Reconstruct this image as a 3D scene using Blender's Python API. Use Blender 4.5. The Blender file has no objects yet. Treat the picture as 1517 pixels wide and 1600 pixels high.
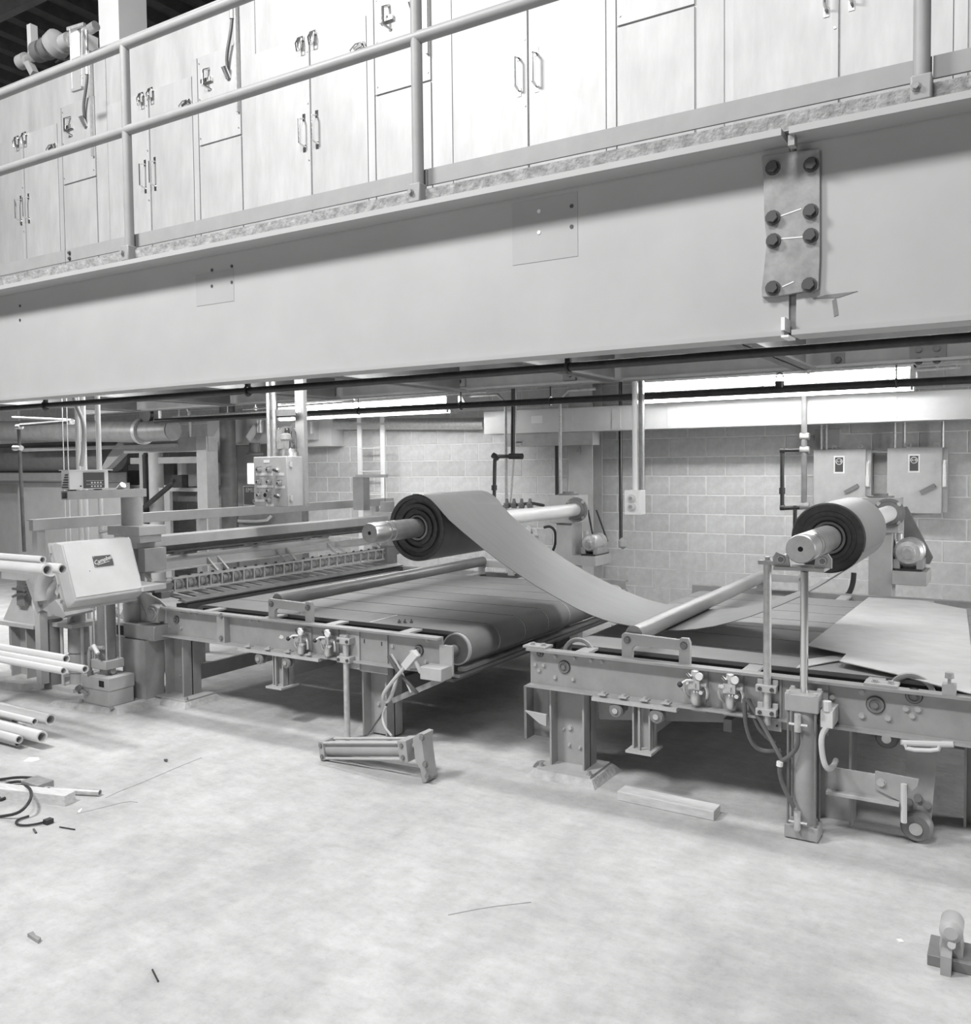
import bpy, math, random
from mathutils import Vector, Matrix
random.seed(7)
PI = math.pi
sc = bpy.context.scene
col = sc.collection

# ------------------------------------------------------------------ camera
FPX, PCX, PCY, CAMH = 1380.0, 757.0, 783.0, 1.6
YAW, PITCH, ROLL = math.radians(31.345), math.radians(2.354), math.radians(-0.629)
fwd = Vector((-math.sin(YAW)*math.cos(PITCH), math.cos(YAW)*math.cos(PITCH), -math.sin(PITCH)))
_r = Vector((math.cos(YAW), math.sin(YAW), 0)); _u = _r.cross(fwd)
CR = math.cos(ROLL)*_r + math.sin(ROLL)*_u
CU = -math.sin(ROLL)*_r + math.cos(ROLL)*_u
CAM = Vector((0, 0, CAMH))
cd = bpy.data.cameras.new('camera'); cam = bpy.data.objects.new('camera', cd); col.objects.link(cam)
cam.matrix_world = Matrix((
    (CR.x, CU.x, -fwd.x, 0), (CR.y, CU.y, -fwd.y, 0), (CR.z, CU.z, -fwd.z, CAMH), (0, 0, 0, 1)))
cd.sensor_fit = 'VERTICAL'; cd.sensor_height = 36.0; cd.sensor_width = 36.0
cd.lens = FPX/1600*36.0
cd.shift_x = (758.5-PCX)/1600; cd.shift_y = -(800-PCY)/1600
cd.clip_start = 0.05; cd.clip_end = 200
sc.camera = cam

# ------------------------------------------------------------------ world, lamps, exposure
w = bpy.data.worlds.new('hall_light'); sc.world = w; w.use_nodes = True
w.node_tree.nodes['Background'].inputs[0].default_value = (1, 1, 1, 1)
w.node_tree.nodes['Background'].inputs[1].default_value = 0.10
def area(name, loc, target, sx, sy, power):
    l = bpy.data.lights.new(name, 'AREA'); l.shape = 'RECTANGLE'; l.size = sx; l.size_y = sy; l.energy = power
    o = bpy.data.objects.new(name, l); col.objects.link(o); o.location = loc
    d = Vector(target)-Vector(loc); o.rotation_euler = d.to_track_quat('-Z', 'Y').to_euler()
    return o
area('hall_lamp', (-4.9, -0.3, 6.3), (-3.2, 3.0, 0.6), 1.3, 0.8, 400)
area('hall_lamp', (-0.9, -0.5, 6.3), (-1.0, 3.0, 0.6), 1.3, 0.8, 210)
area('flood_lamp', (-2.6, -3.2, 2.75), (-3.2, 6.0, 1.0), 1.6, 0.7, 45)
area('end_bay_lamp', (4.6, 5.4, 1.9), (-3.0, 5.6, 1.0), 2.2, 0.9, 170)
for lx_, le_ in ((-10.2, 60), (-7.2, 45), (-4.2, 36), (-1.1, 30)):
    area('mezz_fill', (lx_, 4.75, 2.54), (lx_, 5.0, 0.0), 2.4, 0.2, le_*(2.2 if lx_ < -9 else 1.5))  # unseen fill lights added to brighten the space under the mezzanine
vs = sc.view_settings
vs.view_transform = 'Standard'; vs.look = 'None'; vs.gamma = 1.0; vs.use_curve_mapping = False
vs.exposure = 0.0

# ------------------------------------------------------------------ helpers
def at(px, py, X=None, Y=None, Z=None):
    """a point of the photograph carried out to a known plane of the room"""
    d = fwd + CR*((px-PCX)/FPX) - CU*((py-PCY)/FPX)
    if X is not None: t = X/d.x
    elif Y is not None: t = Y/d.y
    else: t = (Z-CAMH)/d.z
    return CAM + d*t
def V(*a): return Vector(a)
wl = {}
class MB:
    def __init__(s): s.v = []; s.f = []; s.M = None
    def add(s, vs_, fs):
        o = len(s.v)
        for p in vs_:
            p = Vector(p)
            s.v.append(s.M @ p if s.M else p)
        for f in fs: s.f.append([i+o for i in f])
        return s
    def box(s, x0, x1, y0, y1, z0, z1):
        if x0 > x1: x0, x1 = x1, x0
        if y0 > y1: y0, y1 = y1, y0
        if z0 > z1: z0, z1 = z1, z0
        return s.add([(x0,y0,z0),(x1,y0,z0),(x1,y1,z0),(x0,y1,z0),(x0,y0,z1),(x1,y0,z1),(x1,y1,z1),(x0,y1,z1)],
                     [(0,3,2,1),(4,5,6,7),(0,1,5,4),(1,2,6,5),(2,3,7,6),(3,0,4,7)])
    def bar(s, a, b, w_, h, up=(0,0,1)):
        a = Vector(a); b = Vector(b); d = (b-a).normalized(); up = Vector(up)
        r = d.cross(up)
        if r.length < 1e-4: r = d.cross(Vector((0,1,0)))
        r.normalize(); u = r.cross(d).normalized(); vs_ = []
        for p in (a, b):
            for i, j in ((-1,-1),(1,-1),(1,1),(-1,1)): vs_.append(p + r*(i*w_/2) + u*(j*h/2))
        return s.add(vs_, [(0,1,2,3)[::-1],(4,5,6,7),(0,1,5,4),(1,2,6,5),(2,3,7,6),(3,0,4,7)])
    def cyl(s, a, b, r, r2=None, n=16, cap=True):
        return s.lathe(a, b, [(0, r), (1, r if r2 is None else r2)], n, cap)
    def lathe(s, a, b, prof, n=20, cap=True):
        """profile of (t along a-b in 0..1, radius)"""
        a = Vector(a); b = Vector(b); d = b-a; dn = d.normalized()
        x = dn.orthogonal().normalized(); y = dn.cross(x)
        vs_ = []; fs = []
        for t, r in prof:
            for i in range(n):
                th = 2*PI*i/n
                vs_.append(a + d*t + x*(r*math.cos(th)) + y*(r*math.sin(th)))
        for k in range(len(prof)-1):
            for i in range(n):
                j = (i+1) % n
                fs.append((k*n+i, k*n+j, (k+1)*n+j, (k+1)*n+i))
        if cap:
            fs.append(tuple(range(n))[::-1]); m = (len(prof)-1)*n; fs.append(tuple(range(m, m+n)))
        return s.add(vs_, fs)
    def pipe(s, a, b, r, rin, n=16):
        """hollow tube"""
        return s.lathe(a, b, [(0.04, rin), (0, rin), (0, r), (1, r), (1, rin), (0.04, rin)], n, True)
    def tube(s, pts, r, n=8, smooth=0):
        pts = [Vector(p) for p in pts]
        if smooth:
            for _ in range(smooth):
                q = [pts[0]]
                for i in range(len(pts)-1):
                    q.append(pts[i]*.75+pts[i+1]*.25); q.append(pts[i]*.25+pts[i+1]*.75)
                q.append(pts[-1]); pts = q
        vs_ = []; fs = []; ref = None
        for i, p in enumerate(pts):
            t = (pts[min(i+1, len(pts)-1)] - pts[max(i-1, 0)]).normalized()
            if ref is None: ref = t.orthogonal().normalized()
            ref = (ref - t*ref.dot(t)).normalized(); y = t.cross(ref)
            for k in range(n):
                th = 2*PI*k/n; vs_.append(p + ref*(r*math.cos(th)) + y*(r*math.sin(th)))
        for i in range(len(pts)-1):
            for k in range(n):
                j = (k+1) % n; fs.append((i*n+k, i*n+j, (i+1)*n+j, (i+1)*n+k))
        fs.append(tuple(range(n))[::-1]); m = (len(pts)-1)*n; fs.append(tuple(range(m, m+n)))
        return s.add(vs_, fs)
    def prism(s, poly, axis, d0, d1):
        """polygon in the plane across axis, extruded from d0 to d1; x: (y,z), y: (x,z), z: (x,y)"""
        def P(p, d):
            return {'x': (d, p[0], p[1]), 'y': (p[0], d, p[1]), 'z': (p[0], p[1], d)}[axis]
        n = len(poly); vs_ = [P(p, d0) for p in poly]+[P(p, d1) for p in poly]
        fs = [tuple(range(n)), tuple(range(n, 2*n))[::-1]]
        for i in range(n): fs.append((i, i+n, (i+1) % n+n, (i+1) % n))
        return s.add(vs_, fs)
    def bolt(s, p, ax, r=.012, h=.01, washer=True):
        p = Vector(p); ax = Vector(ax).normalized()
        if washer: s.cyl(p, p+ax*h*.25, r*1.35, n=12)
        return s.cyl(p, p+ax*h, r, n=6)
    def torus(s, c, ax, R, r, n=24, m=8):
        c = Vector(c); ax = Vector(ax).normalized(); x = ax.orthogonal().normalized(); y = ax.cross(x); vs_ = []; fs = []
        for i in range(n):
            th = 2*PI*i/n; d = x*math.cos(th)+y*math.sin(th)
            for k in range(m):
                ph = 2*PI*k/m; vs_.append(c + d*(R+r*math.cos(ph)) + ax*(r*math.sin(ph)))
        for i in range(n):
            for k in range(m):
                fs.append((i*m+k, ((i+1) % n)*m+k, ((i+1) % n)*m+(k+1) % m, i*m+(k+1) % m))
        return s.add(vs_, fs)
    def build(s, name, m, parent=None, label=None, cat=None, group=None, kind=None, bev=0, sharp=35):
        c = Vector((0, 0, 0)); lo = Vector((1e9,)*3); hi = Vector((-1e9,)*3)
        for p in s.v:
            for i in range(3): lo[i] = min(lo[i], p[i]); hi[i] = max(hi[i], p[i])
        c = (lo+hi)/2
        if parent is None: c.z = lo.z
        me = bpy.data.meshes.new(name); me.from_pydata([p-c for p in s.v], [], s.f); me.update()
        import bmesh
        bm = bmesh.new(); bm.from_mesh(me); bmesh.ops.recalc_face_normals(bm, faces=bm.faces); bm.to_mesh(me); bm.free()
        for p in me.polygons: p.use_smooth = True
        me.set_sharp_from_angle(angle=math.radians(sharp))
        me.materials.append(m)
        o = bpy.data.objects.new(name, me); col.objects.link(o)
        wl[o.name] = c
        if parent is not None:
            o.parent = parent; o.location = c - wl[parent.name]
        else: o.location = c
        if bev:
            b = o.modifiers.new('bevel', 'BEVEL'); b.width = bev; b.segments = 2; b.limit_method = 'ANGLE'
        tag(o, label, cat, group, kind)
        return o
def tag(o, label=None, cat=None, group=None, kind=None):
    if label: o['label'] = label
    if cat: o['category'] = cat
    if group: o['group'] = group
    if kind: o['kind'] = kind
    return o
def thing(name, label, cat, loc, group=None, kind=None):
    o = bpy.data.objects.new(name, None); col.objects.link(o); o.location = Vector(loc); o.empty_display_size = .1
    wl[o.name] = Vector(loc); return tag(o, label, cat, group, kind)
def inst(o, parent, c):
    """copy of a part, mesh shared, centred on c"""
    k = o.copy(); col.objects.link(k); k.parent = parent; c = Vector(c); wl[k.name] = c
    k.location = c - (wl[parent.name] if parent else Vector((0,0,0))); return k
def text(body, name, m, parent, origin, xdir, ydir, size, depth=.002, shear=0, align='CENTER', label=None):
    cu = bpy.data.curves.new(name, 'FONT'); cu.body = body; cu.size = size; cu.extrude = depth; cu.align_x = align; cu.align_y = 'CENTER'; cu.shear = shear
    t = bpy.data.objects.new(name, cu); col.objects.link(t)
    dg = bpy.context.evaluated_depsgraph_get(); me = bpy.data.meshes.new_from_object(t.evaluated_get(dg)); bpy.data.objects.remove(t)
    x = Vector(xdir).normalized(); y = Vector(ydir).normalized(); z = x.cross(y)
    me.materials.clear(); me.materials.append(m)
    o = bpy.data.objects.new(name, me); col.objects.link(o); wl[o.name] = Vector(origin)
    R = Matrix((x, y, z)).transposed().to_4x4()
    o.parent = parent; o.matrix_basis = Matrix.Translation(Vector(origin)-wl[parent.name]) @ R
    if label: o['label'] = label
    return o

# ------------------------------------------------------------------ materials (all neutral greys: the photograph is black and white)
def mat(name, g, rough=.6, metal=0.0, var=.12, scale=6.0, bump=0.0, bscale=60.0, rnd=0.0, stretch=None, spec=.5, g2=None):
    m = bpy.data.materials.new(name); m.use_nodes = True; nt = m.node_tree; b = nt.nodes['Principled BSDF']
    b.inputs['Roughness'].default_value = rough; b.inputs['Metallic'].default_value = metal
    b.inputs['Specular IOR Level'].default_value = spec
    tc = nt.nodes.new('ShaderNodeTexCoord'); mp = nt.nodes.new('ShaderNodeMapping'); nt.links.new(tc.outputs['Object'], mp.inputs[0])
    if stretch: mp.inputs['Scale'].default_value = stretch
    n = nt.nodes.new('ShaderNodeTexNoise'); n.inputs['Scale'].default_value = scale; n.inputs['Detail'].default_value = 6; n.inputs['Roughness'].default_value = .62
    nt.links.new(mp.outputs[0], n.inputs['Vector'])
    rp = nt.nodes.new('ShaderNodeValToRGB'); lo = max(g*(1-var), 0); hi = min(g*(1+var), 1)
    if g2 is not None: lo = g2
    rp.color_ramp.elements[0].position = .32; rp.color_ramp.elements[1].position = .68
    rp.color_ramp.elements[0].color = (lo, lo, lo*.995, 1); rp.color_ramp.elements[1].color = (hi, hi, hi*.995, 1)
    nt.links.new(n.outputs['Fac'], rp.inputs[0]); out = rp.outputs[0]
    if rnd:
        oi = nt.nodes.new('ShaderNodeObjectInfo'); mr = nt.nodes.new('ShaderNodeMapRange')
        mr.inputs['To Min'].default_value = 1-rnd; mr.inputs['To Max'].default_value = 1+rnd
        nt.links.new(oi.outputs['Random'], mr.inputs['Value'])
        mx = nt.nodes.new('ShaderNodeVectorMath'); mx.operation = 'SCALE'
        nt.links.new(out, mx.inputs[0]); nt.links.new(mr.outputs[0], mx.inputs['Scale']); out = mx.outputs[0]
    nt.links.new(out, b.inputs['Base Color'])
    if bump:
        n2 = nt.nodes.new('ShaderNodeTexNoise'); n2.inputs['Scale'].default_value = bscale; n2.inputs['Detail'].default_value = 5
        nt.links.new(mp.outputs[0], n2.inputs['Vector'])
        bp = nt.nodes.new('ShaderNodeBump'); bp.inputs['Strength'].default_value = bump; bp.inputs['Distance'].default_value = .01
        nt.links.new(n2.outputs['Fac'], bp.inputs['Height']); nt.links.new(bp.outputs[0], b.inputs['Normal'])
    return m
def emit(name, s):
    m = bpy.data.materials.new(name); m.use_nodes = True; b = m.node_tree.nodes['Principled BSDF']
    b.inputs['Base Color'].default_value = (.9, .9, .9, 1); b.inputs['Emission Color'].default_value = (1, 1, 1, 1); b.inputs['Emission Strength'].default_value = s
    return m
M = {}
M['concrete'] = mat('concrete_floor', .485, .85, var=.13, scale=1.6, bump=.25, bscale=45)
# worn floor: broad mottling, trowel streaks and specks
def floor_mat():
    m = M['concrete']; nt = m.node_tree; b = nt.nodes['Principled BSDF']
    src = b.inputs['Base Color'].links[0].from_socket
    tc = nt.nodes.new('ShaderNodeTexCoord'); fac = []
    for sc_, st, lo, hi, d0, d1 in ((7.0, (1, 2.2, 1), .30, .62, .86, 1.05), (38.0, (1, 1, 1), .28, .5, .90, 1.02), (2.3, (2.5, 1, 1), .35, .6, .90, 1.04)):
        mp = nt.nodes.new('ShaderNodeMapping'); mp.inputs['Scale'].default_value = st; mp.inputs['Rotation'].default_value = (0, 0, .5); nt.links.new(tc.outputs['Object'], mp.inputs[0])
        n = nt.nodes.new('ShaderNodeTexNoise'); n.inputs['Scale'].default_value = sc_; n.inputs['Detail'].default_value = 8; n.inputs['Roughness'].default_value = .7; nt.links.new(mp.outputs[0], n.inputs['Vector'])
        r = nt.nodes.new('ShaderNodeMapRange'); r.inputs['From Min'].default_value = lo; r.inputs['From Max'].default_value = hi; r.inputs['To Min'].default_value = d0; r.inputs['To Max'].default_value = d1
        nt.links.new(n.outputs['Fac'], r.inputs['Value'])
        v = nt.nodes.new('ShaderNodeVectorMath'); v.operation = 'SCALE'; nt.links.new(src, v.inputs[0]); nt.links.new(r.outputs[0], v.inputs['Scale']); src = v.outputs[0]
    nt.links.new(src, b.inputs['Base Color'])
floor_mat()
M['grout'] = mat('grout', .46, .9, var=.2, scale=14, bump=.6, bscale=50)
M['slab'] = mat('slab_edge', .30, .9, var=.4, scale=22, bump=.8, bscale=60)
M['block'] = mat('concrete_block', .58, .9, var=.10, scale=16, bump=.35, bscale=120, rnd=.06)
M['mortar'] = mat('mortar', .78, .9, var=.08, scale=20)
M['girder'] = mat('girder_paint', .425, .55, var=.04, scale=3)
M['patch'] = mat('primer_paint', .385, .6, var=.05, scale=3)
M['rail'] = mat('rail_paint', .32, .5, var=.06, scale=8)
M['paint'] = mat('machine_paint', .36, .5, var=.10, scale=9)
M['paint_l'] = mat('machine_paint_light', .46, .5, var=.08, scale=9)
M['paint_d'] = mat('machine_paint_dark', .20, .5, var=.15, scale=9)
M['plate'] = mat('raw_plate', .30, .6, var=.25, scale=12)
M['alu'] = mat('aluminium_panel', .49, .5, .1, var=.13, scale=4.5, bump=.05, bscale=12, rnd=.05, stretch=(1.6, 1, .4))
M['steel'] = mat('bright_steel', .62, .32, .85, var=.12, scale=14)
M['chrome'] = mat('chrome', .78, .14, 1.0, var=.05)
M['galv'] = mat('galvanised', .62, .42, .55, var=.14, scale=30)
M['duct'] = mat('duct_metal', .36, .45, .4, var=.15, scale=8)
M['white'] = mat('white_enamel', .80, .4, var=.03)
M['cream'] = mat('light_box_paint', .62, .45, var=.05)
M['black'] = mat('black_iron', .035, .33, var=.3, scale=20)
M['rubber'] = mat('black_rubber', .03, .6, var=.2)
M['dark'] = mat('shade_black', .015, .8, var=.1)  # near black standing in for the shade inside gaps and holes
M['belt'] = mat('belt', .25, .75, var=.07, scale=5)
M['belt_l'] = mat('belt_pale', .34, .75, var=.07, scale=5)
M['sheet'] = mat('sheet_stock', .20, .42, var=.06, scale=3, stretch=(1, 6, 1))
M['sheet_end'] = mat('sheet_stock_end', .075, .5, var=.25, scale=30)
M['roller'] = mat('roller_steel', .24, .36, .35, var=.25, scale=9, stretch=(1, .3, 1))
M['roller_l'] = mat('roller_steel_pale', .34, .38, .3, var=.15, scale=9, stretch=(1, .3, 1))
M['ply'] = mat('weathered_sheet', .66, .7, var=.08, scale=3, stretch=(2, 3, 1))
M['wood'] = mat('wood', .60, .8, var=.15, scale=10, stretch=(1, 8, 8))
M['deck'] = mat('deck_steel', .27, .45, .3, var=.2, scale=5)
M['joist'] = mat('joist_paint', .2, .6, var=.15, scale=6)
M['joist_l'] = mat('cross_beam_paint', .33, .6, var=.1, scale=6)
M['roof'] = mat('roof_deck', .10, .6, var=.25, scale=5)
M['wire'] = mat('cable_black', .03, .55, var=.2)
M['hose'] = mat('hose', .12, .5, var=.2)
M['hose_l'] = mat('hose_pale', .55, .5, var=.1)
M['print'] = mat('print_dark', .07, .5, var=.05)
M['lamp'] = emit('fluorescent_tube', 46.0)
M['lamp_dim'] = emit('fluorescent_tube_dim', 9.0)  # lower tube set to glow weaker so the upper wall stays darker
M['glass_lit'] = emit('lit_window', 1.6)
def glass(name):
    m = bpy.data.materials.new(name); m.use_nodes = True; b = m.node_tree.nodes['Principled BSDF']
    b.inputs['Transmission Weight'].default_value = 1; b.inputs['Roughness'].default_value = .05; b.inputs['IOR'].default_value = 1.3
    b.inputs['Base Color'].default_value = (.9, .9, .9, 1); return m
M['glass'] = glass('clear_glass')

# ------------------------------------------------------------------ setting
flo = MB().box(-22, 8, -12, 12, -.3, 0).build('floor', M['concrete'], kind='structure', label='pale worn concrete floor')
for pts in (((165, 1247), (190, 1235), (215, 1226), (245, 1213), (280, 1198), (315, 1184)), ((120, 1272), (160, 1262), (200, 1252), (215, 1254)), ((700, 1430), (760, 1418), (830, 1410))):
    MB().tube([at(px, py, Z=0.0) for px, py in pts], .0022, 5, 1).build('crack', M['plate'], flo)
WY = 9.25
wall = MB().box(-16, 5, WY+.001, WY+.3, 0, 3.0).build('wall_back', M['mortar'], kind='structure', label='grey concrete block back wall')
CH = .2037; Z0 = 1.66 - 8*CH
bproto = MB().box(-.198, .198, 0, .05, -.0965, .0965).build('block', M['block'], wall)
bproto.modifiers.new('bevel', 'BEVEL').width = .004
J0 = at(1075, 730, Y=WY).x; J1 = at(1103.6, 758, Y=WY).x
first = True; rest = MB()
for k in range(-1, 13):
    z = Z0 + (k+.5)*CH
    base = J0 if k % 2 == 1 else J1
    n0 = math.ceil((-15.8-base)/.4064); n1 = math.floor((4.4-base)/.4064)
    for i in range(n0, n1):
        x = base + (i+.5)*.4064
        if z < .02: continue
        if -11.2 < x < .6 and .6 < z < 2.1:
            c = Vector((x, WY+.021, z))
            if first: bproto.location = c - wl[wall.name]; first = False
            else: inst(bproto, wall, c)
        else: rest.box(x-.198, x+.198, WY-.004, WY+.03, z-.0965, z+.0965)
rest.build('block_course', M['block'], wall, kind='stuff')
# far left end wall of the hall and the roof over the oven bay
MB().box(-16.2, -16, -2, 9.6, 0, 7).build('wall_left', M['white'], kind='structure', label='pale far end wall of the hall')
roof = MB().box(-20, 5, 2.6, 12, 7.3, 7.4).build('ceiling', M['roof'], kind='structure', label='dark ribbed steel roof deck')
for i in range(26):
    x = -19+i*.45
    MB().prism([(x, 7.3), (x+.06, 7.18), (x+.2, 7.18), (x+.26, 7.3)], 'y', 2.6, 12).build('roof_rib', M['roof'], roof)
for i, y in enumerate((4.2, 6.2, 8.4)):
    MB().box(-20, 5, y, y+.1, 7.0, 7.18).build('purlin', M['joist'], roof)
# ------------------------------------------------------------------ mezzanine: deck, joists, girders
deck = thing('mezzanine_deck', 'concrete and ribbed steel mezzanine deck over the machines', None, (-3, 3, 2.6), kind='structure')
MB().box(-9, 3, 2.93, 9.2, 2.645, 2.70).build('slab', M['slab'], deck, label='rough concrete slab edge')
for i in range(20):
    y = 3.1+i*.3
    MB().prism([(y, 2.642), (y+.05, 2.585), (y+.17, 2.585), (y+.22, 2.642)], 'x', -9, 3).build('deck_rib', M['deck'], deck)
JX = (-8.0, -6.6, -5.27, -3.94, -2.58, -1.23, .12)
for x in JX:
    j = MB()
    j.box(x-.07, x+.07, 3.062, 6.09, 2.2, 2.214).box(x-.006, x+.006, 3.062, 6.09, 2.2, 2.57).box(x-.07, x+.07, 3.112, 6.09, 2.566, 2.58)
    o = j.build('floor_joist', M['joist'], label='grey steel floor joist under the mezzanine, ' + {-8.0: 'farthest left', -6.6: 'above the silver duct', -5.27: 'left of the hanging control panel', -3.94: 'right of the hanging control panel', -2.58: 'left of the strut-hung push button box', -1.23: 'in front of the right fluorescent lamp', .12: 'farthest right'}[x], cat='joist', group='joists under the mezzanine')
b = MB(); b.box(-9, 3, 6.10, 6.22, 2.21, 2.226).box(-9, 3, 6.155, 6.165, 2.21, 2.43).box(-9, 3, 6.10, 6.22, 2.42, 2.43)
bb = b.build('cross_beam', M['joist_l'], label='grey steel cross beam with bolted plates under the mezzanine', cat='beam')
for px0, px1, py0, py1 in ((1422, 1478, 538, 574), (1300, 1320, 552, 574), (506, 524, 600, 618), (708, 728, 588, 604), (880, 900, 578, 594)):
    a = at(px0, py0, Y=6.15); c = at(px1, py1, Y=6.15)
    p = MB().box(a.x, c.x, 6.14, 6.1555, max(c.z, 2.227), min(a.z, 2.419)).build('splice_plate', M['joist'], bb)
    for fx in ((.25, .75) if px0 == 1422 else (.5,)):
        for fz in ((.3, .75) if px0 == 1422 else (.5,)):
            MB().bolt((a.x+(c.x-a.x)*fx, 6.14, c.z+(a.z-c.z)*fz), (0, -1, 0), .018, .015).build('bolt', M['black'], p)
for x in (-8.6, -6.0, -3.3, -.7, 1.6): MB().box(x-.05, x+.05, 6.11, 6.21, 2.43, 2.585).build('deck_seat', M['joist'], bb)
def girder(x0, x1, label):
    g = thing('girder', label, 'girder', ((x0+x1)/2, 3.0, 1.99))
    MB().box(x0, x1, 3.0, 3.014, 2.012, 2.622).build('web', M['girder'], g)
    MB().box(x0, x1, 2.885, 3.11, 2.62, 2.642).build('top_flange', M['girder'], g)
    MB().box(x0, x1, 2.93, 3.06, 2.003, 2.019).build('bottom_flange', M['girder'], g)
    return g
gl = girder(-9, -.657, 'long grey painted steel girder left of the bolted splice plate')
gr = girder(-.634, 3, 'grey painted steel girder right of the bolted splice plate')
def holes(g, pts, bright, patch=None):
    if patch:
        a = at(*patch[0], Y=3.0); c = at(*patch[1], Y=3.0)
        MB().box(a.x, c.x, 2.9985, 3.0005, c.z, a.z).build('primer_patch', M['patch'], g)
    for i, p in enumerate(pts):
        q = at(*p, Y=2.998)
        MB().cyl((q.x, 2.9965, q.z), (q.x, 3.003, q.z), .0075, n=14).build('hole_disc', M['white'] if i in bright else M['print'], g)
holes(gl, ((842, 330), (842, 363), (893, 322), (893, 354)), (0, 1), ((800, 318), (903, 400)))
holes(gl, ((331, 422), (331, 447), (362, 416), (362, 441)), (), ((306, 430), (366, 470)))
holes(gl, ((31, 478), (31, 500)), ())
# splice
sp = thing('splice_plate', 'weathered steel splice plate with eight dark bolts on the girder', 'plate', at(1237, 465, Y=2.99))
pl = [(-.741, 2.60), (-.735, 2.50), (-.733, 2.40), (-.725, 2.32), (-.733, 2.24), (-.741, 2.17), (-.740, 2.142), (-.70, 2.138), (-.562, 2.148), (-.558, 2.25), (-.559, 2.45), (-.561, 2.588), (-.60, 2.592), (-.64, 2.597)]
MB().prism(pl, 'y', 2.984, 2.9995).build('plate', M['plate'], sp, bev=.002)
MB().box(-.741, -.555, 3.0145, 3.03, 2.005, 2.60).build('slot_light_block', M['plate'], sp)  # plate added behind the girders to keep light out of the slot
for p in ((1207, 262), (1267, 257), (1207, 340), (1266, 330), (1208, 376), (1266, 368), (1207, 450), (1264, 445)):
    q = at(*p, Y=2.98); MB().bolt((q.x, 2.984, q.z), (0, -1, 0), .018, .02).build('bolt', M['print'], sp)
# chalk strokes on the plate
for a, c in (((1218, 338), (1252, 326)), ((1220, 373), (1256, 370)), ((1222, 448), (1240, 440))):
    p, q = at(*a, Y=2.983), at(*c, Y=2.983); MB().bar(p, q, .0006, .004).build('chalk_mark', M['white'], sp)
# welded lug at the splice, rust scar and gap hook
q = at(1236, 226, Y=2.9)
MB().box(q.x-.010, q.x+.010, 2.90, 2.94, 2.588, 2.62).build('weld_lug', M['plate'], sp)
q = at(1239, 508, Y=2.9)
MB().box(-.664, -.652, 2.92, 2.999, 2.019, 2.06).box(-.664, -.640, 2.92, 3.02, 1.996, 2.003).build('splice_clip', M['white'], gl, label='bright bare steel clip at the girder gap')
MB().prism([(at(1300, 470, Y=3).x, at(1300, 470, Y=3).z), (at(1306, 465, Y=3).x, at(1306, 465, Y=3).z), (at(1310, 492, Y=3).x, at(1310, 492, Y=3).z), (at(1303, 495, Y=3).x, at(1303, 495, Y=3).z)], 'y', 2.9985, 3.0).build('paint_scar', M['paint_d'], gr)
MB().prism([(at(1290, 461, Y=3).x, at(1290, 461, Y=3).z), (at(1340, 455, Y=3).x, at(1340, 455, Y=3).z), (at(1310, 465, Y=3).x, at(1310, 465, Y=3).z), (at(1270, 467, Y=3).x, at(1270, 467, Y=3).z)], 'y', 2.9985, 3.0).build('paint_scar', M['paint_d'], gr)

# ------------------------------------------------------------------ guard railing
gy = 2.925
rl = thing('guard_railing', 'grey pipe guard railing with toe plate along the mezzanine edge', 'railing', (-2, gy, 2.64))
PX = (-3.86, -2.075, -.266)
for x in PX:
    po = MB().cyl((x, gy, 2.70), (x, gy, 3.73), .0235, n=20).build('post', M['rail'], rl)
    MB().box(x-.028, x+.030, gy-.034, gy+.02, 2.643, 2.72).build('post_bracket', M['rail'], po, bev=.006)
    MB().bolt((x-.012, gy-.034, 2.685), (0, -1, 0), .010, .014).build('bolt', M['plate'], po)
MB().cyl((-7.6, gy, 3.295), (2.4, gy, 3.295), .0245, n=20).build('mid_rail', M['rail'], rl)
MB().cyl((-7.6, gy, 3.715), (2.4, gy, 3.715), .0245, n=20).build('top_rail', M['rail'], rl)
for i, (x0, x1) in enumerate(((-7.6, -4.44), (-4.44, -3.835), (-3.835, -2.05), (-2.05, -.24), (-.24, 2.4))):
    MB().box(x0+.002, x1-.002, 2.955, 2.965, 2.722, 2.787).build('toe_plate', M['rail'], rl)
for z in (2.735, 2.765): MB().bolt((-4.40, 2.955, z), (0, -1, 0), .008, .01).build('bolt', M['print'], rl)

# ------------------------------------------------------------------ oven housing of aluminium panels
OY = 3.9
ov = thing('oven_housing', 'tall pale aluminium panelled oven housing with pairs of doors on the mezzanine', 'oven', (-3, 4.9, 2.70))
MB().box(-9, 3, OY, 6.4, 2.70, 4.47).build('housing', M['alu'], ov)
def handle(x, z0, z1, par, y=OY-.012):
    h = MB().tube([(x, y, z1), (x, y-.045, z1-.012), (x, y-.045, z0+.012), (x, y, z0)], .0065, 8)
    o = h.build('pull_handle', M['chrome'], par)
    for z in (z0-.008, z1+.008): MB().box(x-.011, x+.011, y-.003, y, z-.02, z+.02).build('handle_foot', M['chrome'], par)
def latch(p, par, ang=0):
    b = MB(); b.M = Matrix.Translation(p) @ Matrix.Rotation(ang, 4, 'Y')
    b.box(-.02, .02, -.012, 0, -.012, .012).box(-.012, .012, -.028, -.012, -.055, .0)
    b.tube([(-.012, -.02, 0), (-.016, -.035, -.03), (-.012, -.03, -.075), (.012, -.03, -.075), (.016, -.035, -.03), (.012, -.02, 0)], .004, 6)
    return b.build('toggle_latch', M['chrome'], par)
seams = (-7.71, -6.305, -4.90, -3.503, -2.09, -.655, .77)
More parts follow.
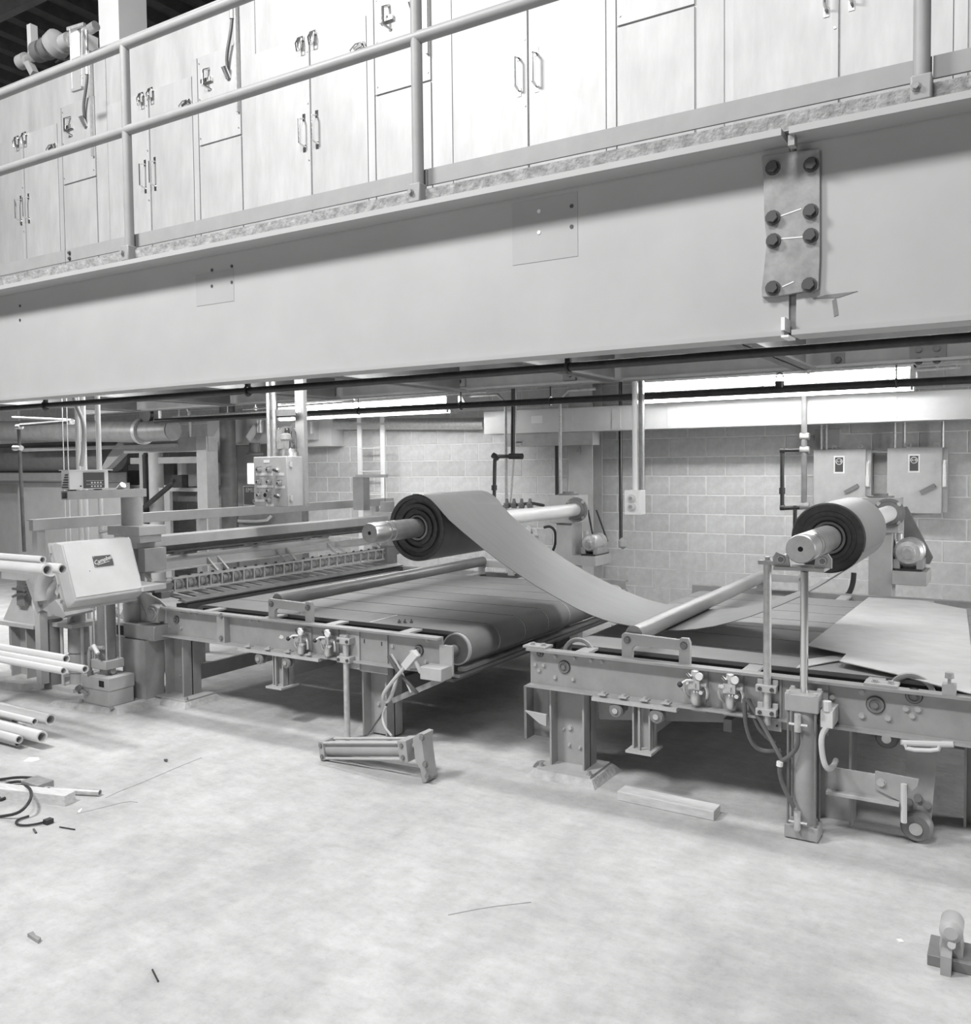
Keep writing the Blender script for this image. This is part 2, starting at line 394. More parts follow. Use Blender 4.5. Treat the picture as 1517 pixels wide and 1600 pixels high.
for s in seams:
    lf = MB().box(s-.432, s-.004, OY-.012, OY-.001, 2.74, 4.06).build('door', M['alu'], ov)
    rf = MB().box(s+.004, s+.408, OY-.012, OY-.001, 2.74, 4.06).build('door', M['alu'], ov)
    MB().box(s-.030, s-.006, OY-.015, OY-.012, 2.74, 4.06).build('door_strip', M['alu'], lf)
    handle(s-.052, 3.44, 3.60, lf); handle(s+.045, 3.44, 3.60, rf)
    for z in (2.78, 3.1, 3.36, 3.68, 3.97):
        MB().bolt((s-.018, OY-.015, z), (0, -1, 0), .005, .004, False).build('rivet', M['steel'], lf)
    latch((s-.06, OY-.012, 4.05), lf); latch((s+.035, OY-.012, 4.06), rf)
    latch((s+.395, OY-.012, 3.90), rf, math.radians(68))
    MB().box(s+.412, s+.458, OY-.010, OY-.001, 2.74, 4.16).build('mullion', M['alu'], ov)
    ap = MB().box(s+.466, s+.83, OY-.010, OY-.001, 3.62, 4.16).build('access_panel', M['alu'], ov)
    for z in (3.66, 3.9, 4.12):
        for x in (s+.48, s+.815): MB().bolt((x, OY-.01, z), (0, -1, 0), .005, .004, False).build('screw', M['steel'], ap)
    h = MB().tube([(s+.57, OY-.01, 4.07), (s+.555, OY-.05, 4.05), (s+.555, OY-.05, 3.96), (s+.58, OY-.01, 3.94)], .008, 8); h.box(s+.51, s+.60, OY-.03, OY-.01, 3.985, 4.01)
    h.build('latch_handle', M['chrome'], ap)
    MB().box(s+.466, s+.83, OY-.009, OY-.001, 2.74, 3.61).build('fixed_panel', M['alu'], ov)
    MB().box(s+.84, s+.96, OY-.005, OY-.001, 2.74, 4.44).build('cover_strip', M['alu'], ov)
    c = MB().tube([(s+.80, OY-.03, 4.6), (s+.80, OY-.03, 4.36)], .011, 10); c.cyl((s+.80, OY-.03, 4.36), (s+.80, OY-.03, 4.30), .017, n=12)
    c.build('conduit', M['galv'], ov)
    MB().tube([(s+.80, OY-.03, 4.31), (s+.79, OY-.035, 4.22), (s+.75, OY-.035, 4.1), (s+.74, OY-.02, 4.02)], .010, 8, 2).build('flexible_conduit', M['hose'], ov)
    MB().cyl((s+.74, OY-.05, 4.03), (s+.74, OY-.01, 3.97), .018, n=10).build('sensor_plug', M['chrome'], ov)
    MB().box(s+.812, s+.826, OY-.03, OY-.005, 3.75, 4.46).build('wire_channel', M['galv'], ov)

# gas train on the oven roof, top left
gt = thing('gas_train', 'cluster of pipes, valves and a blower on the oven roof edge', 'burner', at(110, 125, Y=4.15))
Yg = 4.15
def gp(px, py, y=Yg): return at(px, py, Y=y)
MB().tube([gp(34, 98), gp(60, 85), gp(95, 72), gp(118, 60), gp(150, 40)], .035, 14).build('main_pipe', M['galv'], gt)
MB().cyl(gp(32, 98), gp(42, 93), .055, n=18).build('elbow', M['paint_l'], gt)
MB().bar(gp(42, 92), gp(54, 116), .05, .05).build('stub_pipe', M['paint_l'], gt)
MB().cyl(gp(58, 82), gp(68, 78), .075, n=18).build('coupling', M['paint_d'], gt)
MB().cyl(gp(72, 77), gp(80, 73), .08, n=18).build('coupling', M['paint_d'], gt)
MB().lathe(gp(82, 76), gp(96, 62), [(0, .05), (.2, .1), (.8, .1), (1, .05)], 18).build('blower_housing', M['paint_l'], gt)
MB().cyl(gp(100, 68), gp(110, 63), .06, n=16).build('flange', M['paint_l'], gt)
MB().cyl(gp(112, 60), gp(135, 49), .045, n=16).build('valve_body', M['galv'], gt)
MB().bar(gp(50, 40, 4.3), gp(52, 88, 4.3), .06, .05).build('upright_conduit', M['white'], gt)
MB().tube([gp(62, 60), gp(75, 62), gp(70, 78)], .012, 8, 2).build('cable', M['wire'], gt)
MB().tube([gp(88, 98), gp(96, 92), gp(106, 96), (gp(110, 90))], .01, 8, 1).build('cable', M['wire'], gt)
jb = MB(); a = gp(128, 66); jb.box(a.x, a.x+.12, 4.05, 4.2, a.z-.2, a.z+.02); jb.build('junction_box', M['white'], gt)
MB().box(gp(155, 55, 4.35).x, gp(186, 45, 4.35).x, 4.35, 4.6, 4.60, 5.2).box(gp(160, 55, 4.4).x, gp(165, 55, 4.4).x, 4.4, 4.5, 4.47, 4.60).build('burner_box', M['white'], gt)
# damper pull bar on two chains
pb = thing('pull_bar', 'small damper pull bar hanging on two thin chains', 'handle', at(121, 142, Y=3.7))
for p0, p1 in (((109, 45), (113, 140)), ((128, 45), (128, 137))):
    MB().tube([at(*p0, Y=3.7), at(*p1, Y=3.7)], .003, 6).build('chain', M['galv'], pb)
MB().bar(at(113, 142, Y=3.7), at(129, 137, Y=3.7), .02, .018).build('bar', M['paint'], pb)
MB().torus(at(127.5, 120, Y=3.7), (0, 1, 0), .012, .003, 16, 6).build('ring', M['galv'], pb)

MB().bar(at(106, 46, Y=3.72), at(132, 38, Y=3.72), .02, .02).bar(at(118, 42, Y=3.72), at(121, 42, Y=4.16), .02, .02).build('damper_arm', M['galv'], gt)
# ------------------------------------------------------------------ the two belt tables
FY = 4.0      # front web plane of both tables
BY = 6.62     # back web plane
def wf_leg(root, x0, x1, y0, y1, z0, z1, bolts=()):
    """wide flange leg, web facing the camera"""
    ym = (y0+y1)/2
    l = MB().box(x0, x0+.010, y0, y1, z0, z1).box(x1-.010, x1, y0, y1, z0, z1).box(x0, x1, ym-.004, ym+.004, z0, z1)
    o = l.build('leg', M['paint'], root)
    for bx, bz, r in bolts: MB().bolt((bx, ym-.004, bz), (0, -1, 0), r, .012).build('bolt', M['paint_l'], o)
    return o
def pad(root, x0, x1, y0, y1, h=.035):
    b = MB(); b.add([(x0-.03, y0-.03, 0), (x1+.03, y0-.035, 0), (x1+.035, y1+.03, 0), (x0-.03, y1+.03, 0), (x0, y0, h), (x1, y0-.004, h), (x1, y1, h), (x0, y1, h)],
                    [(0,3,2,1),(4,5,6,7),(0,1,5,4),(1,2,6,5),(2,3,7,6),(3,0,4,7)])
    o = b.build('grout_pad', M['grout'], root)
    MB().box(x0+.015, x1-.015, y0+.01, y1-.01, h, h+.012).build('base_plate', M['paint_l'], root)
    for x in (x0+.03, x1-.03): MB().bolt((x, y0+.03, h+.012), (0, 0, 1), .011, .02).build('anchor_bolt', M['plate'], root)
def side_beam(root, x0, x1, y, sgn, name='side_beam'):
    """channel, flanges toward sgn*Y"""
    f = y+sgn*.055
    b = MB().box(x0, x1, y-.006, y+.006, .4705, .6445).box(x0, x1, y-sgn*.006, f, .645, .657).box(x0, x1, y-sgn*.006, f, .458, .470)
    return b.build(name, M['paint'], root)
def boss(root, px, py, r=.024, y=FY-.006, ring=True):
    p = at(px, py, Y=y)
    o = MB().lathe((p.x, y, p.z), (p.x, y-.016, p.z), [(0, r), (.6, r), (.6, r*.72), (.3, r*.66), (.3, r*.35), (1, r*.35), (1, .001)], 20).build('roller_boss', M['paint_d'], root)
    MB().cyl((p.x, y-.0005, p.z), (p.x, y-.004, p.z), r*1.12, n=20).build('boss_ring', M['print'], o)
def bolts(root, pts, y=FY-.006, r=.010, m='paint_l'):
    for px, py in pts:
        p = at(px, py, Y=y); MB().bolt((p.x, y, p.z), (0, -1, 0), r, .011).build('bolt', M[m], root)
def valve(root, px, py, lever=True, s=1.0):
    """filter regulator with bowl, gauge port and ball lever, on a backing plate"""
    p = at(px, py, Y=FY-.06); x, y, z = p.x, FY-.06, p.z
    MB().box(x-.012, x+.045, FY-.016, FY-.006, z-.07, z+.07).build('valve_plate', M['paint'], root)
    v = MB().box(x-.024*s, x+.024*s, y-.022, y+.022, z-.012, z+.03).cyl((x-.045*s, y, z+.01), (x+.05*s, y, z+.01), .011, n=10).box(x-.012, x+.012, y+.02, FY-.006, z, z+.02)
    o = v.build('valve_body', M['galv'], root)
    MB().lathe((x, y, z-.012), (x, y, z-.085), [(0, .02), (.1, .024), (.8, .024), (1, .016)], 14).build('filter_bowl', M['steel'], o)
    MB().lathe((x, y, z+.03), (x, y, z+.075), [(0, .014), (.4, .014), (.4, .02), (.9, .018), (1, .01)], 12).build('regulator_cap', M['galv'], o)
    for dx, dz in ((.03, .045), (-.03, .02), (.035, -.02)):
        MB().cyl((x+dx, y-.005, z+dz), (x+dx, y-.03, z+dz), .010, n=8).build('fitting', M['chrome'], o)
    MB().lathe((x+.03, y-.02, z+.055), (x+.03, y-.04, z+.055), [(0, .010), (.3, .017), (1, .017)], 14).build('gauge', M['white'], o)
    MB().tube([(x-.04, y, z+.01), (x-.055, y, z-.01), (x-.05, y+.01, z-.05), (x-.03, y+.03, z-.07)], .006, 6, 1).build('copper_line', M['steel'], o)
    MB().tube([(x+.045, y, z+.01), (x+.06, y-.005, z-.015), (x+.055, y, z-.05)], .007, 6, 1).build('copper_line', M['galv'], o)
    MB().box(x-.016, x+.010, y-.034, y-.022, z-.002, z+.018).build('port_block', M['steel'], o)
    MB().cyl((x-.015, y-.01, z+.04), (x-.035, y-.01, z+.06), .007, n=8).build('bleed_screw', M['chrome'], o)
    if lever:
        MB().tube([(x, y-.02, z+.03), (x-.03, y-.035, z+.03), (x-.055, y-.05, z+.012)], .006, 8).build('lever', M['galv'], o)
        b = MB().lathe((x-.055, y-.05, z+.026), (x-.055, y-.05, z-.002), [(0, .002), (.15, .009), (.5, .014), (.85, .009), (1, .002)], 12).build('knob', M['rubber'], o)
    return o
def hanger(root, xc, zw, wheels, xrail0, xrail1, zb):
    """rail of clamp bolts under the beam, grooved wheels and a hanging tee post"""
    r = MB().box(xrail0, xrail1, FY-.075, FY+.03, .440, .458).build('roller_rail', M['paint_l'], root)
    for i in range(4):
        x = xrail0 + (xrail1-xrail0)*(.12+.25*i)
        MB().box(x-.02, x+.02, FY-.07, FY-.03, .470, .476).bolt((x, FY-.05, .476), (0, 0, 1), .010, .01).build('clamp_bolt', M['paint_l'], r)
    for x in wheels:
        wv = MB().lathe((x, FY-.07, zw), (x, FY-.02, zw), [(0, .012), (0, .030), (.15, .036), (.3, .030), (.7, .030), (.85, .036), (1, .030), (1, .012)], 22).build('grooved_wheel', M['paint_d'], root)
        MB().cyl((x, FY-.078, zw), (x, FY-.065, zw), .014, n=12).build('wheel_hub', M['steel'], wv)
        MB().box(x-.03, x+.03, FY-.02, FY+.02, zw-.01, .440).build('wheel_bracket', M['paint'], root)
    h = MB().box(xc-.045, xc-.037, FY-.045, FY+.05, zb+.012, .440).box(xc+.037, xc+.045, FY-.045, FY+.05, zb+.012, .440).box(xc-.045, xc+.045, FY-.002, FY+.004, zb+.012, .440)
    h.box(xc-.01, xc+.0, FY-.06, FY-.045, zb+.012, .440)
    o = h.build('hanger_post', M['paint'], root)
    MB().box(xc-.065, xc+.065, FY-.085, FY+.07, zb, zb+.012).build('hanger_foot', M['paint_l'], o)
    MB().bar((xc, FY+.03, zb+.10), (xc, BY-.1, zb+.10), .03, .10).build('slide_beam', M['paint'], root)
def roller_bracket(root, x0, x1, y, zt, zb):
    """inverted U plate carrying a cross roller"""
    w_ = x1-x0
    poly = [(x0, zb), (x0+.055, zb), (x0+.055, zt-.075), (x0+.07, zt-.06), (x1-.055, zt-.06), (x1-.055, zb), (x1, zb), (x1, zt-.02), (x1-.01, zt), (x1-.045, zt), (x1-.055, zt-.01), (x0+.01, zt-.002), (x0, zt-.012)]
    o = MB().prism(poly, 'y', y-.012, y+.012).build('roller_bracket', M['paint_l'], root, bev=.002)
    for x in (x0+.03, x1-.03): MB().bolt((x, y-.012, zt-.035), (0, -1, 0), .014, .014).build('bolt', M['paint_d'], o)
    return o
def belts(root, x0, x1, edges, m, r=.093, zt=.655):
    for i in range(len(edges)-1):
        y0, y1 = edges[i]+.006, edges[i+1]-.006; poly = []
        for k in range(13):
            th = PI/2 - PI*k/12; poly.append((x1-r+r*math.cos(th), zt-r+r*math.sin(th)))
        for k in range(13):
            th = -PI/2 - PI*k/12; poly.append((x0+r+r*math.cos(th), zt-r+r*math.sin(th)))
        MB().prism(poly, 'y', y0, y1).build('belt', m, root, sharp=60)
def table_common(root, x0, x1, bars, edges, bx0, bx1, m):
    side_beam(root, x0, x1, FY, -1); side_beam(root, x0, x1, BY, 1)
    for x in bars: MB().box(x-.035, x+.035, FY+.006, BY-.006, .640, .652).box(x-.035, x-.025, FY+.006, BY-.006, .60, .64).build('cross_bar', M['paint_l'], root)
    belts(root, bx0, bx1, edges, m)
    MB().box(bx0+.10, bx1-.10, edges[0]-.012, edges[0]-.002, .475, .638).build('gap_shade', M['dark'], root)  # black sheet added beside the belts, painting in the shade of the gap
    MB().lathe((bx1-.093, edges[0]-.02, .562), (bx1-.093, edges[-1]+.02, .562), [(0, .02), (0, .0905), (1, .0905), (1, .02)], 30).build('end_roller', M['cream'], root)
    MB().cyl((bx1-.093, FY+.006, .562), (bx1-.093, BY-.006, .562), .03, n=16).build('roller_shaft', M['paint_d'], root)
    MB().lathe((bx1-.093, edges[0]-.024, .562), (bx1-.093, edges[0]-.0205, .562), [(0, .03), (0, .082), (1, .082), (1, .03)], 30).build('roller_end', M['paint_d'], root)
    MB().cyl((bx0+.093, FY+.006, .562), (bx0+.093, BY-.006, .562), .055, n=18).build('end_roller', M['roller'], root)
    for x in (x0+.9, x0+1.5): MB().box(x-.02, x+.02, FY+.006, BY-.006, .47, .545).build('tie_beam', M['paint_d'], root)
EDG = [4.155+.3165*i for i in range(8)]

# ---- left table
LT = thing('belt_table', 'long grey belt table on the left, under the unrolling sheet', 'machine table', (-3.9, 5.3, 0))
lx0, lx1 = -5.06, -2.715
table_common(LT, lx0, lx1, (-4.62, -4.06, -3.55, -3.0), EDG, -4.90, -2.625, M['belt'])
wf_leg(LT, -5.025, -4.84, 4.0, 4.15, .047, .458, [(-4.95, .17, .007), (-4.89, .17, .007)])
wf_leg(LT, -3.315, -3.135, 4.03, 4.18, .012, .458, [(-3.245, .19, .010)])
wf_leg(LT, -5.0, -4.84, 6.45, 6.6, .047, .458); wf_leg(LT, -3.3, -3.13, 6.45, 6.6, .012, .458)
pad(LT, -5.10, -4.74, 3.93, 4.2)
# floor rails between the legs
MB().box(-4.93, -4.90, 4.15, 6.45, .12, .22).build('floor_tie', M['paint'], LT)
MB().bar((-3.2, 4.18, .28), (-3.2, 6.45, .28), .05, .09).build('floor_tie', M['paint_d'], LT)
# left end cheek with pillow block
ck = [(-5.16, .54), (-4.98, .54), (-4.98, .66), (-5.05, .70), (-5.20, .74), (-5.30, .72), (-5.34, .66), (-5.30, .58), (-5.22, .545)]
MB().prism(ck, 'y', 3.985, 4.0).build('end_cheek', M['paint_l'], LT, bev=.002)
p = at(246, 958, Y=3.96)
pbk = MB().prism([(p.x-.06, p.z-.055), (p.x+.045, p.z-.055), (p.x+.05, p.z+.04), (p.x+.02, p.z+.06), (p.x-.03, p.z+.06), (p.x-.06, p.z+.03)], 'y', 3.92, 3.985).build('pillow_block', M['paint'], LT, bev=.005)
MB().lathe((p.x, 3.925, p.z), (p.x, 3.895, p.z), [(0, .045), (.6, .045), (.6, .03), (.9, .03), (.9, .015), (1, .015)], 20).build('bearing_cap', M['paint'], pbk)
boss(LT, 276, 968)
bolts(LT, ((283, 957), (298, 959), (307, 960), (266, 979), (284, 981), (393, 970), (404, 971)), r=.008)
o = MB().box(at(339, 1000, Y=FY-.05).x, at(351, 1000, Y=FY-.05).x, FY-.05, FY-.006, .47, .645).build('stiffener', M['paint'], LT)
bolts(LT, ((346, 962), (346, 997)), y=FY-.05, r=.013, m='paint_d')
hanger(LT, -3.92, .405, (-4.06, -3.83), -4.24, -3.56, .235)
roller_bracket(LT, at(420, 1000, Y=FY).x+.0, -3.672, FY+.012, .778, .655)
RLr = .042
MB().cyl((-3.985, FY+.03, .765), (-3.985, BY-.12, .765), RLr, n=22).build('cross_roller', M['roller'], LT)
roller_bracket(LT, -4.03, -3.68, BY-.11, .778, .655)
# air valves
valve(LT, 470, 1000); valve(LT, 512, 1003, lever=True)
p = at(439, 995, Y=FY-.008)
MB().prism([(p.x-.02, p.z-.008), (p.x-.005, p.z+.012), (p.x+.016, p.z+.008), (p.x+.02, p.z-.006), (p.x+.004, p.z-.014)], 'y', FY-.0075, FY-.006).build('paint_chip', M['white'], LT)
# guide plate with clamps holding the dropped guide rod
gx0, gx1 = at(543, 1000, Y=FY-.03).x, at(561, 1000, Y=FY-.03).x
MB().box(gx0-.01, gx1, FY-.03, FY-.006, .415, .645).build('guide_plate', M['paint_l'], LT, bev=.002)
cp = MB().box(gx1-.01, at(605, 1000, Y=FY-.018).x, FY-.018, FY-.006, .405, .648).build('cover_plate', M['paint'], LT, bev=.001)
for px, py in ((569, 1002), (596, 1006)):
    q = at(px, py, Y=FY-.02); MB().box(q.x-.004, q.x+.004, FY-.0195, FY-.018, q.z-.012, q.z+.012).build('slot', M['print'], cp)
rx = at(541.5, 1080, Y=FY-.06).x
MB().cyl((rx, FY-.06, .002), (rx, FY-.06, .62), .0175, n=16).build('guide_rod', M['galv'], LT)
for z in (.585, .475):
    cl = MB().box(rx-.05, rx+.045, FY-.085, FY-.03, z-.018, z+.018).box(rx-.05, rx-.02, FY-.06, FY-.03, z-.018, z+.03).build('rod_clamp', M['paint_l'], LT, bev=.003)
    for dx in (-.035, .03): MB().cyl((rx+dx, FY-.085, z), (rx+dx, FY-.092, z), .009, n=12).build('cap_screw', M['print'], cl)
# right end plate, boss, bolts, crank linkage
bolts(LT, ((614, 1009), (668, 1000), (666, 1034)), r=.011)
boss(LT, 655, 1016, .028)
MB().box(lx1-.01, lx1+.075, FY-.02, FY-.006, .45, .615).build('end_bracket', M['paint_l'], LT)
a = at(676, 1050, Y=3.93); MB().box(a.x-.05, a.x+.09, 3.88, 3.985, a.z-.035, a.z+.035).build('latch_block', M['paint_l'], LT, bev=.004)
lk = MB().tube([at(642, 1016, Y=3.9), at(657, 1050, Y=3.9), at(668, 1054, Y=3.9)], .012, 10).build('crank_lever', M['paint_l'], LT)
cy = MB().bar(at(651, 1020, Y=3.9), at(633, 1042, Y=3.9), .04, .045).build('limit_switch', M['cream'], LT, bev=.003)
MB().tube([at(632, 1043, Y=3.9), at(612, 1066, Y=3.9), at(598, 1085, Y=3.9), at(600, 1097, Y=3.92), at(608, 1096, Y=3.93), at(618, 1070, Y=3.95), at(620, 1055, Y=3.97)], .011, 8, 2).build('flexible_conduit', M['hose_l'], LT)
MB().tube([at(607, 1025, Y=3.95), at(620, 1048, Y=3.93), at(645, 1075, Y=3.93), at(652, 1083, Y=3.95)], .010, 8, 2).build('air_hose', M['hose'], LT)
MB().tube([at(612, 1022, Y=3.96), at(628, 1050, Y=3.94), at(642, 1082, Y=3.93)], .006, 8, 2).build('air_hose', M['hose_l'], LT)
MB().tube([at(603, 1104, Y=3.93), at(597, 1118, Y=3.93), at(600, 1135, Y=3.9), at(612, 1150, Y=3.85)], .007, 8, 2).build('air_hose', M['hose_l'], LT)
MB().tube([at(608, 1090, Y=3.94), at(600, 1112, Y=3.94), at(574, 1148, Y=3.92)], .006, 8, 1).build('air_hose', M['hose'], LT)
# lower return beams along the right end
for z, xx, m in ((.42, -2.70, 'paint'), (.39, -2.74, 'paint_d'), (.46, -2.66, 'paint_d')):
    MB().bar((xx, 4.1, z), (xx, 6.45, z), .05, .018).build('return_guide', M[m], LT)
MB().bar(at(616, 1094, Y=4.0), at(690, 1062, X=-2.72), .04, .03).build('diagonal_brace', M['paint'], LT)
# small screws left lying on the belt and a chalk line belong to the belt
for px in (624, 633, 643):
    q = at(px, 973, Z=.656)
    MB().cyl(q, q+V(0, 0, .012), .010, n=8).cyl(q+V(0, 0, .012), q+V(0, 0, .022), .005, n=8).build('screw', M['paint_d'], LT)
MB().bar(at(578, 972, Z=.656), at(621, 961, Z=.656), .008, .002).build('white_tape', M['white'], LT)

# ---- right table
RT = thing('belt_table', 'grey belt table on the right, with a standing air cylinder at its front', 'machine table', (-1.0, 5.3, 0))
rx0, rx1 = -2.165, .30
table_common(RT, rx0, rx1, (-1.89, -1.05, -.53, -.02), EDG, -2.10, .36, M['belt_l'])
wf_leg(RT, -2.07, -1.875, 4.02, 4.17, .047, .458, [(-1.985, .235, .012), (-1.99, .145, .007), (-1.93, .14, .007), (-2.02, .225, .005)])
pad(RT, -2.13, -1.80, 3.95, 4.22)
wf_leg(RT, -2.07, -1.88, 6.42, 6.57, .047, .458)
wf_leg(RT, -.80, -.62, 4.06, 4.2, .0, .458, [(-.70, .2, .01)]); wf_leg(RT, -.2, -.1, 4.3, 4.42, 0, .458)
MB().box(-2.22, -2.205, 4.02, 4.10, .16, .44).box(-2.22, -2.08, 4.10, 4.11, .16, .44).build('side_guard', M['paint_d'], RT)
MB().prism([(-2.205, .315), (-2.08, .31), (-2.08, .25), (-2.12, .26)], 'y', 4.0, 4.015).build('guard_clip', M['paint_l'], RT)
q = at(848, 1200, Y=4.1); wv = MB().lathe((q.x, 4.06, q.z), (q.x, 4.11, q.z), [(0, .01), (0, .04), (.5, .045), (1, .04), (1, .01)], 20).build('guide_wheel', M['paint_d'], RT)
MB().cyl((q.x, 4.055, q.z), (q.x, 4.07, q.z), .015, n=12).build('wheel_hub', M['steel'], wv)
boss(RT, 882, 1042, .03); boss(RT, 844, 1021, .018); boss(RT, 1368, 1101, .034); boss(RT, 1428, 1087, .03)
bolts(RT, ((837, 1038), (850, 1039), (843, 1047), (868, 1058), (896, 1061), (868, 1026), (898, 1029), (924, 1032), (941, 1034), (1066, 1072)), r=.009)
bolts(RT, ((1301, 1089), (1347, 1081), (1347, 1118), (1388, 1122), (1416, 1107), (1435, 1108), (1426, 1118)), r=.011)
hanger(RT, -1.545, .405, (-1.667, -1.461), -1.79, -1.36, .215)
roller_bracket(RT, -1.662, -1.319, FY+.012, .776, .655)
MB().cyl((-1.61, FY+.03, .765), (-1.61, BY-.14, .765), .044, n=22).build('cross_roller', M['roller_l'], RT)
roller_bracket(RT, -1.65, -1.30, BY-.10, .795, .655)
# ports: doubled backing plates and valves
valve(RT, 1086, 1072, True, 1.1); valve(RT, 1141, 1078, False, 1.15)
for px0, px1 in ((1081, 1103), (1130, 1162)):
    a, c = at(px0, 1085, Y=FY-.01).x, at(px1, 1085, Y=FY-.01).x
    MB().box(a, c, FY-.012, FY-.006, .44, .64).build('backing_plate', M['paint'], RT)
# guide plate, clamps, raised guide rod
a, c = at(1187, 1090, Y=FY-.03).x, at(1221, 1090, Y=FY-.03).x
gp_ = MB().box(a, c, FY-.03, FY-.006, .405, .648).build('guide_plate', M['paint_l'], RT, bev=.002)
for px, py in ((1190, 1060), (1216, 1062), (1190, 1131), (1214, 1134)): 
    q = at(px, py, Y=FY-.03); MB().bolt((q.x, FY-.03, q.z), (0, -1, 0), .005, .006, False).build('screw', M['print'], gp_)
MB().box(c, at(1294, 1090, Y=FY-.02).x, FY-.02, FY-.006, .415, .648).build('cover_plate', M['paint'], RT, bev=.001)
grx = at(1199, 960, Y=FY-.06).x
MB().cyl((grx, FY-.06, .44), (grx, FY-.06, 1.15), .0175, n=16).build('guide_rod', M['galv'], RT)
for z in (.605, .50):
    cl = MB().box(grx-.045, grx+.045, FY-.088, FY-.03, z-.018, z+.014).box(grx-.045, grx-.02, FY-.055, FY-.03, z-.018, z+.035).box(grx+.02, grx+.045, FY-.055, FY-.03, z-.018, z+.035).build('rod_clamp', M['paint_l'], RT, bev=.003)
    for dx in (-.026, .026): MB().cyl((grx+dx, FY-.088, z-.002), (grx+dx, FY-.094, z-.002), .009, n=12).build('cap_screw', M['print'], cl)
# loose fittings on the top flange: hinge blocks, thumb screw, belts wrapped at the corner
for px, py in ((868, 1000), (1380, 1069)):
    q = at(px, py, Z=.66); MB().box(q.x-.07, q.x+.06, 3.96, 4.05, .657, .668).bolt((q.x-.03, 4.0, .668), (0, 0, 1), .012, .012).bolt((q.x+.03, 4.0, .668), (0, 0, 1), .012, .012).build('hinge_block', M['paint_l'], RT)
q = at(1483, 1080, Y=3.97); MB().box(q.x-.025, q.x+.025, 3.95, 4.0, .657, .70).lathe((q.x, 3.975, .70), (q.x, 3.975, .745), [(0, .007), (.5, .007), (.5, .018), (1, .016)], 12).build('thumb_screw', M['paint_l'], RT)
for px, y0 in ((905, 4.15), (1425, 4.12)):
    q = at(px, 1005, Y=y0); MB().torus((at(px, 1000, Y=y0).x, y0, .60), (0, 1, 0), .085, .012, 24, 8).build('drive_belt', M['hose_l'], RT)
# front right: lower arm, swing wheel and handle
ay = 3.97
z1 = at(1300, 1200, Y=ay).z
ar = MB().box(-.70, at(1438, 1215, Y=ay).x-.08, ay-.006, ay+.006, .19, .285).box(-.70, at(1432, 1215, Y=ay).x-.06, ay-.05, ay+.006, .18, .192).build('lower_arm', M['paint_l'], RT)
q0, q1 = at(1368, 1205, Y=ay), at(1436, 1225, Y=ay)
MB().prism([(at(1368, 1203, Y=ay).x, at(1368, 1203, Y=ay).z), (at(1436, 1216, Y=ay).x, at(1436, 1216, Y=ay).z), (at(1434, 1226, Y=ay).x, at(1434, 1226, Y=ay).z), (at(1408, 1250, Y=ay).x, at(1408, 1250, Y=ay).z), (at(1368, 1230, Y=ay).x, at(1368, 1230, Y=ay).z)], 'y', ay-.02, ay-.007).build('pivot_plate', M['paint'], ar)
MB().tube([at(1412, 1225, Y=ay-.03), at(1412, 1228, Y=ay-.03), at(1412, 1285, Y=ay-.03)], .012, 10).build('pin', M['cream'], ar)
bolts(RT, ((1377, 1223),), y=ay-.02, r=.014)
wx, wz = at(1432, 1304, Y=4.05).x, at(1432, 1304, Y=4.05).z
wz = max(wz, .066)
wpl = MB().prism([(wx-.045, wz), (wx+.05, wz), (wx+.075, .45), (wx-.05, .45)], 'y', 4.10, 4.112).build('wheel_plate', M['paint'], RT)
wh = MB().lathe((wx, 4.02, wz), (wx, 4.09, wz), [(0, .01), (0, .052), (.15, .058), (.3, .063), (.7, .063), (.85, .058), (1, .05)], 26).build('swing_wheel', M['paint_d'], RT)
MB().lathe((wx, 4.008, wz), (wx, 4.03, wz), [(0, .012), (0, .026), (1, .026)], 16).build('wheel_hub', M['steel'], wh)
for dx, dz in ((0, .105), (-.035, .08), (.035, .08)): MB().cyl((wx+dx, 4.098, wz+dz), (wx+dx, 4.085, wz+dz), .016, n=14).build('bolt', M['paint_d'], wpl)
hd = MB().tube([at(1410, 1160, Y=3.95), at(1490, 1163, Y=3.95)], .013, 10).tube([at(1415, 1162, Y=3.945), at(1416, 1171, Y=3.945), at(1466, 1173, Y=3.945), at(1468, 1164, Y=3.945)], .009, 10, 1).build('grab_handle', M['cream'], RT)
MB().bar(at(1414, 1148, Y=3.97), at(1414, 1162, Y=3.97), .04, .03).build('handle_bracket', M['paint_l'], RT)
for px, pz in ((1387, 1150),):
    q = at(px, pz, Y=4.2); g = MB().lathe((q.x, 4.16, q.z), (q.x, 4.22, q.z), [(0, .012), (0, .04), (.2, .048), (.8, .048), (1, .04)], 22).build('grooved_wheel', M['paint_d'], RT); MB().cyl((q.x, 4.15, q.z), (q.x, 4.17, q.z), .02, n=14).build('wheel_hub', M['steel'], g)
for z, y in ((.40, 4.4), (.33, 4.45), (.37, 4.7)): MB().box(-.60, .2, y, y+.03, z-.03, z+.02).build('inner_rail', M['paint'], RT)
for x in (-1.2, .1): MB().box(x-.02, x+.02, 4.2, 6.5, .30, .36).build('return_rail', M['paint_d'], RT)
MB().bar((-1.87, 4.2, .32), (-1.2, 4.35, .36), .03, .10).build('inner_plate', M['paint'], RT)
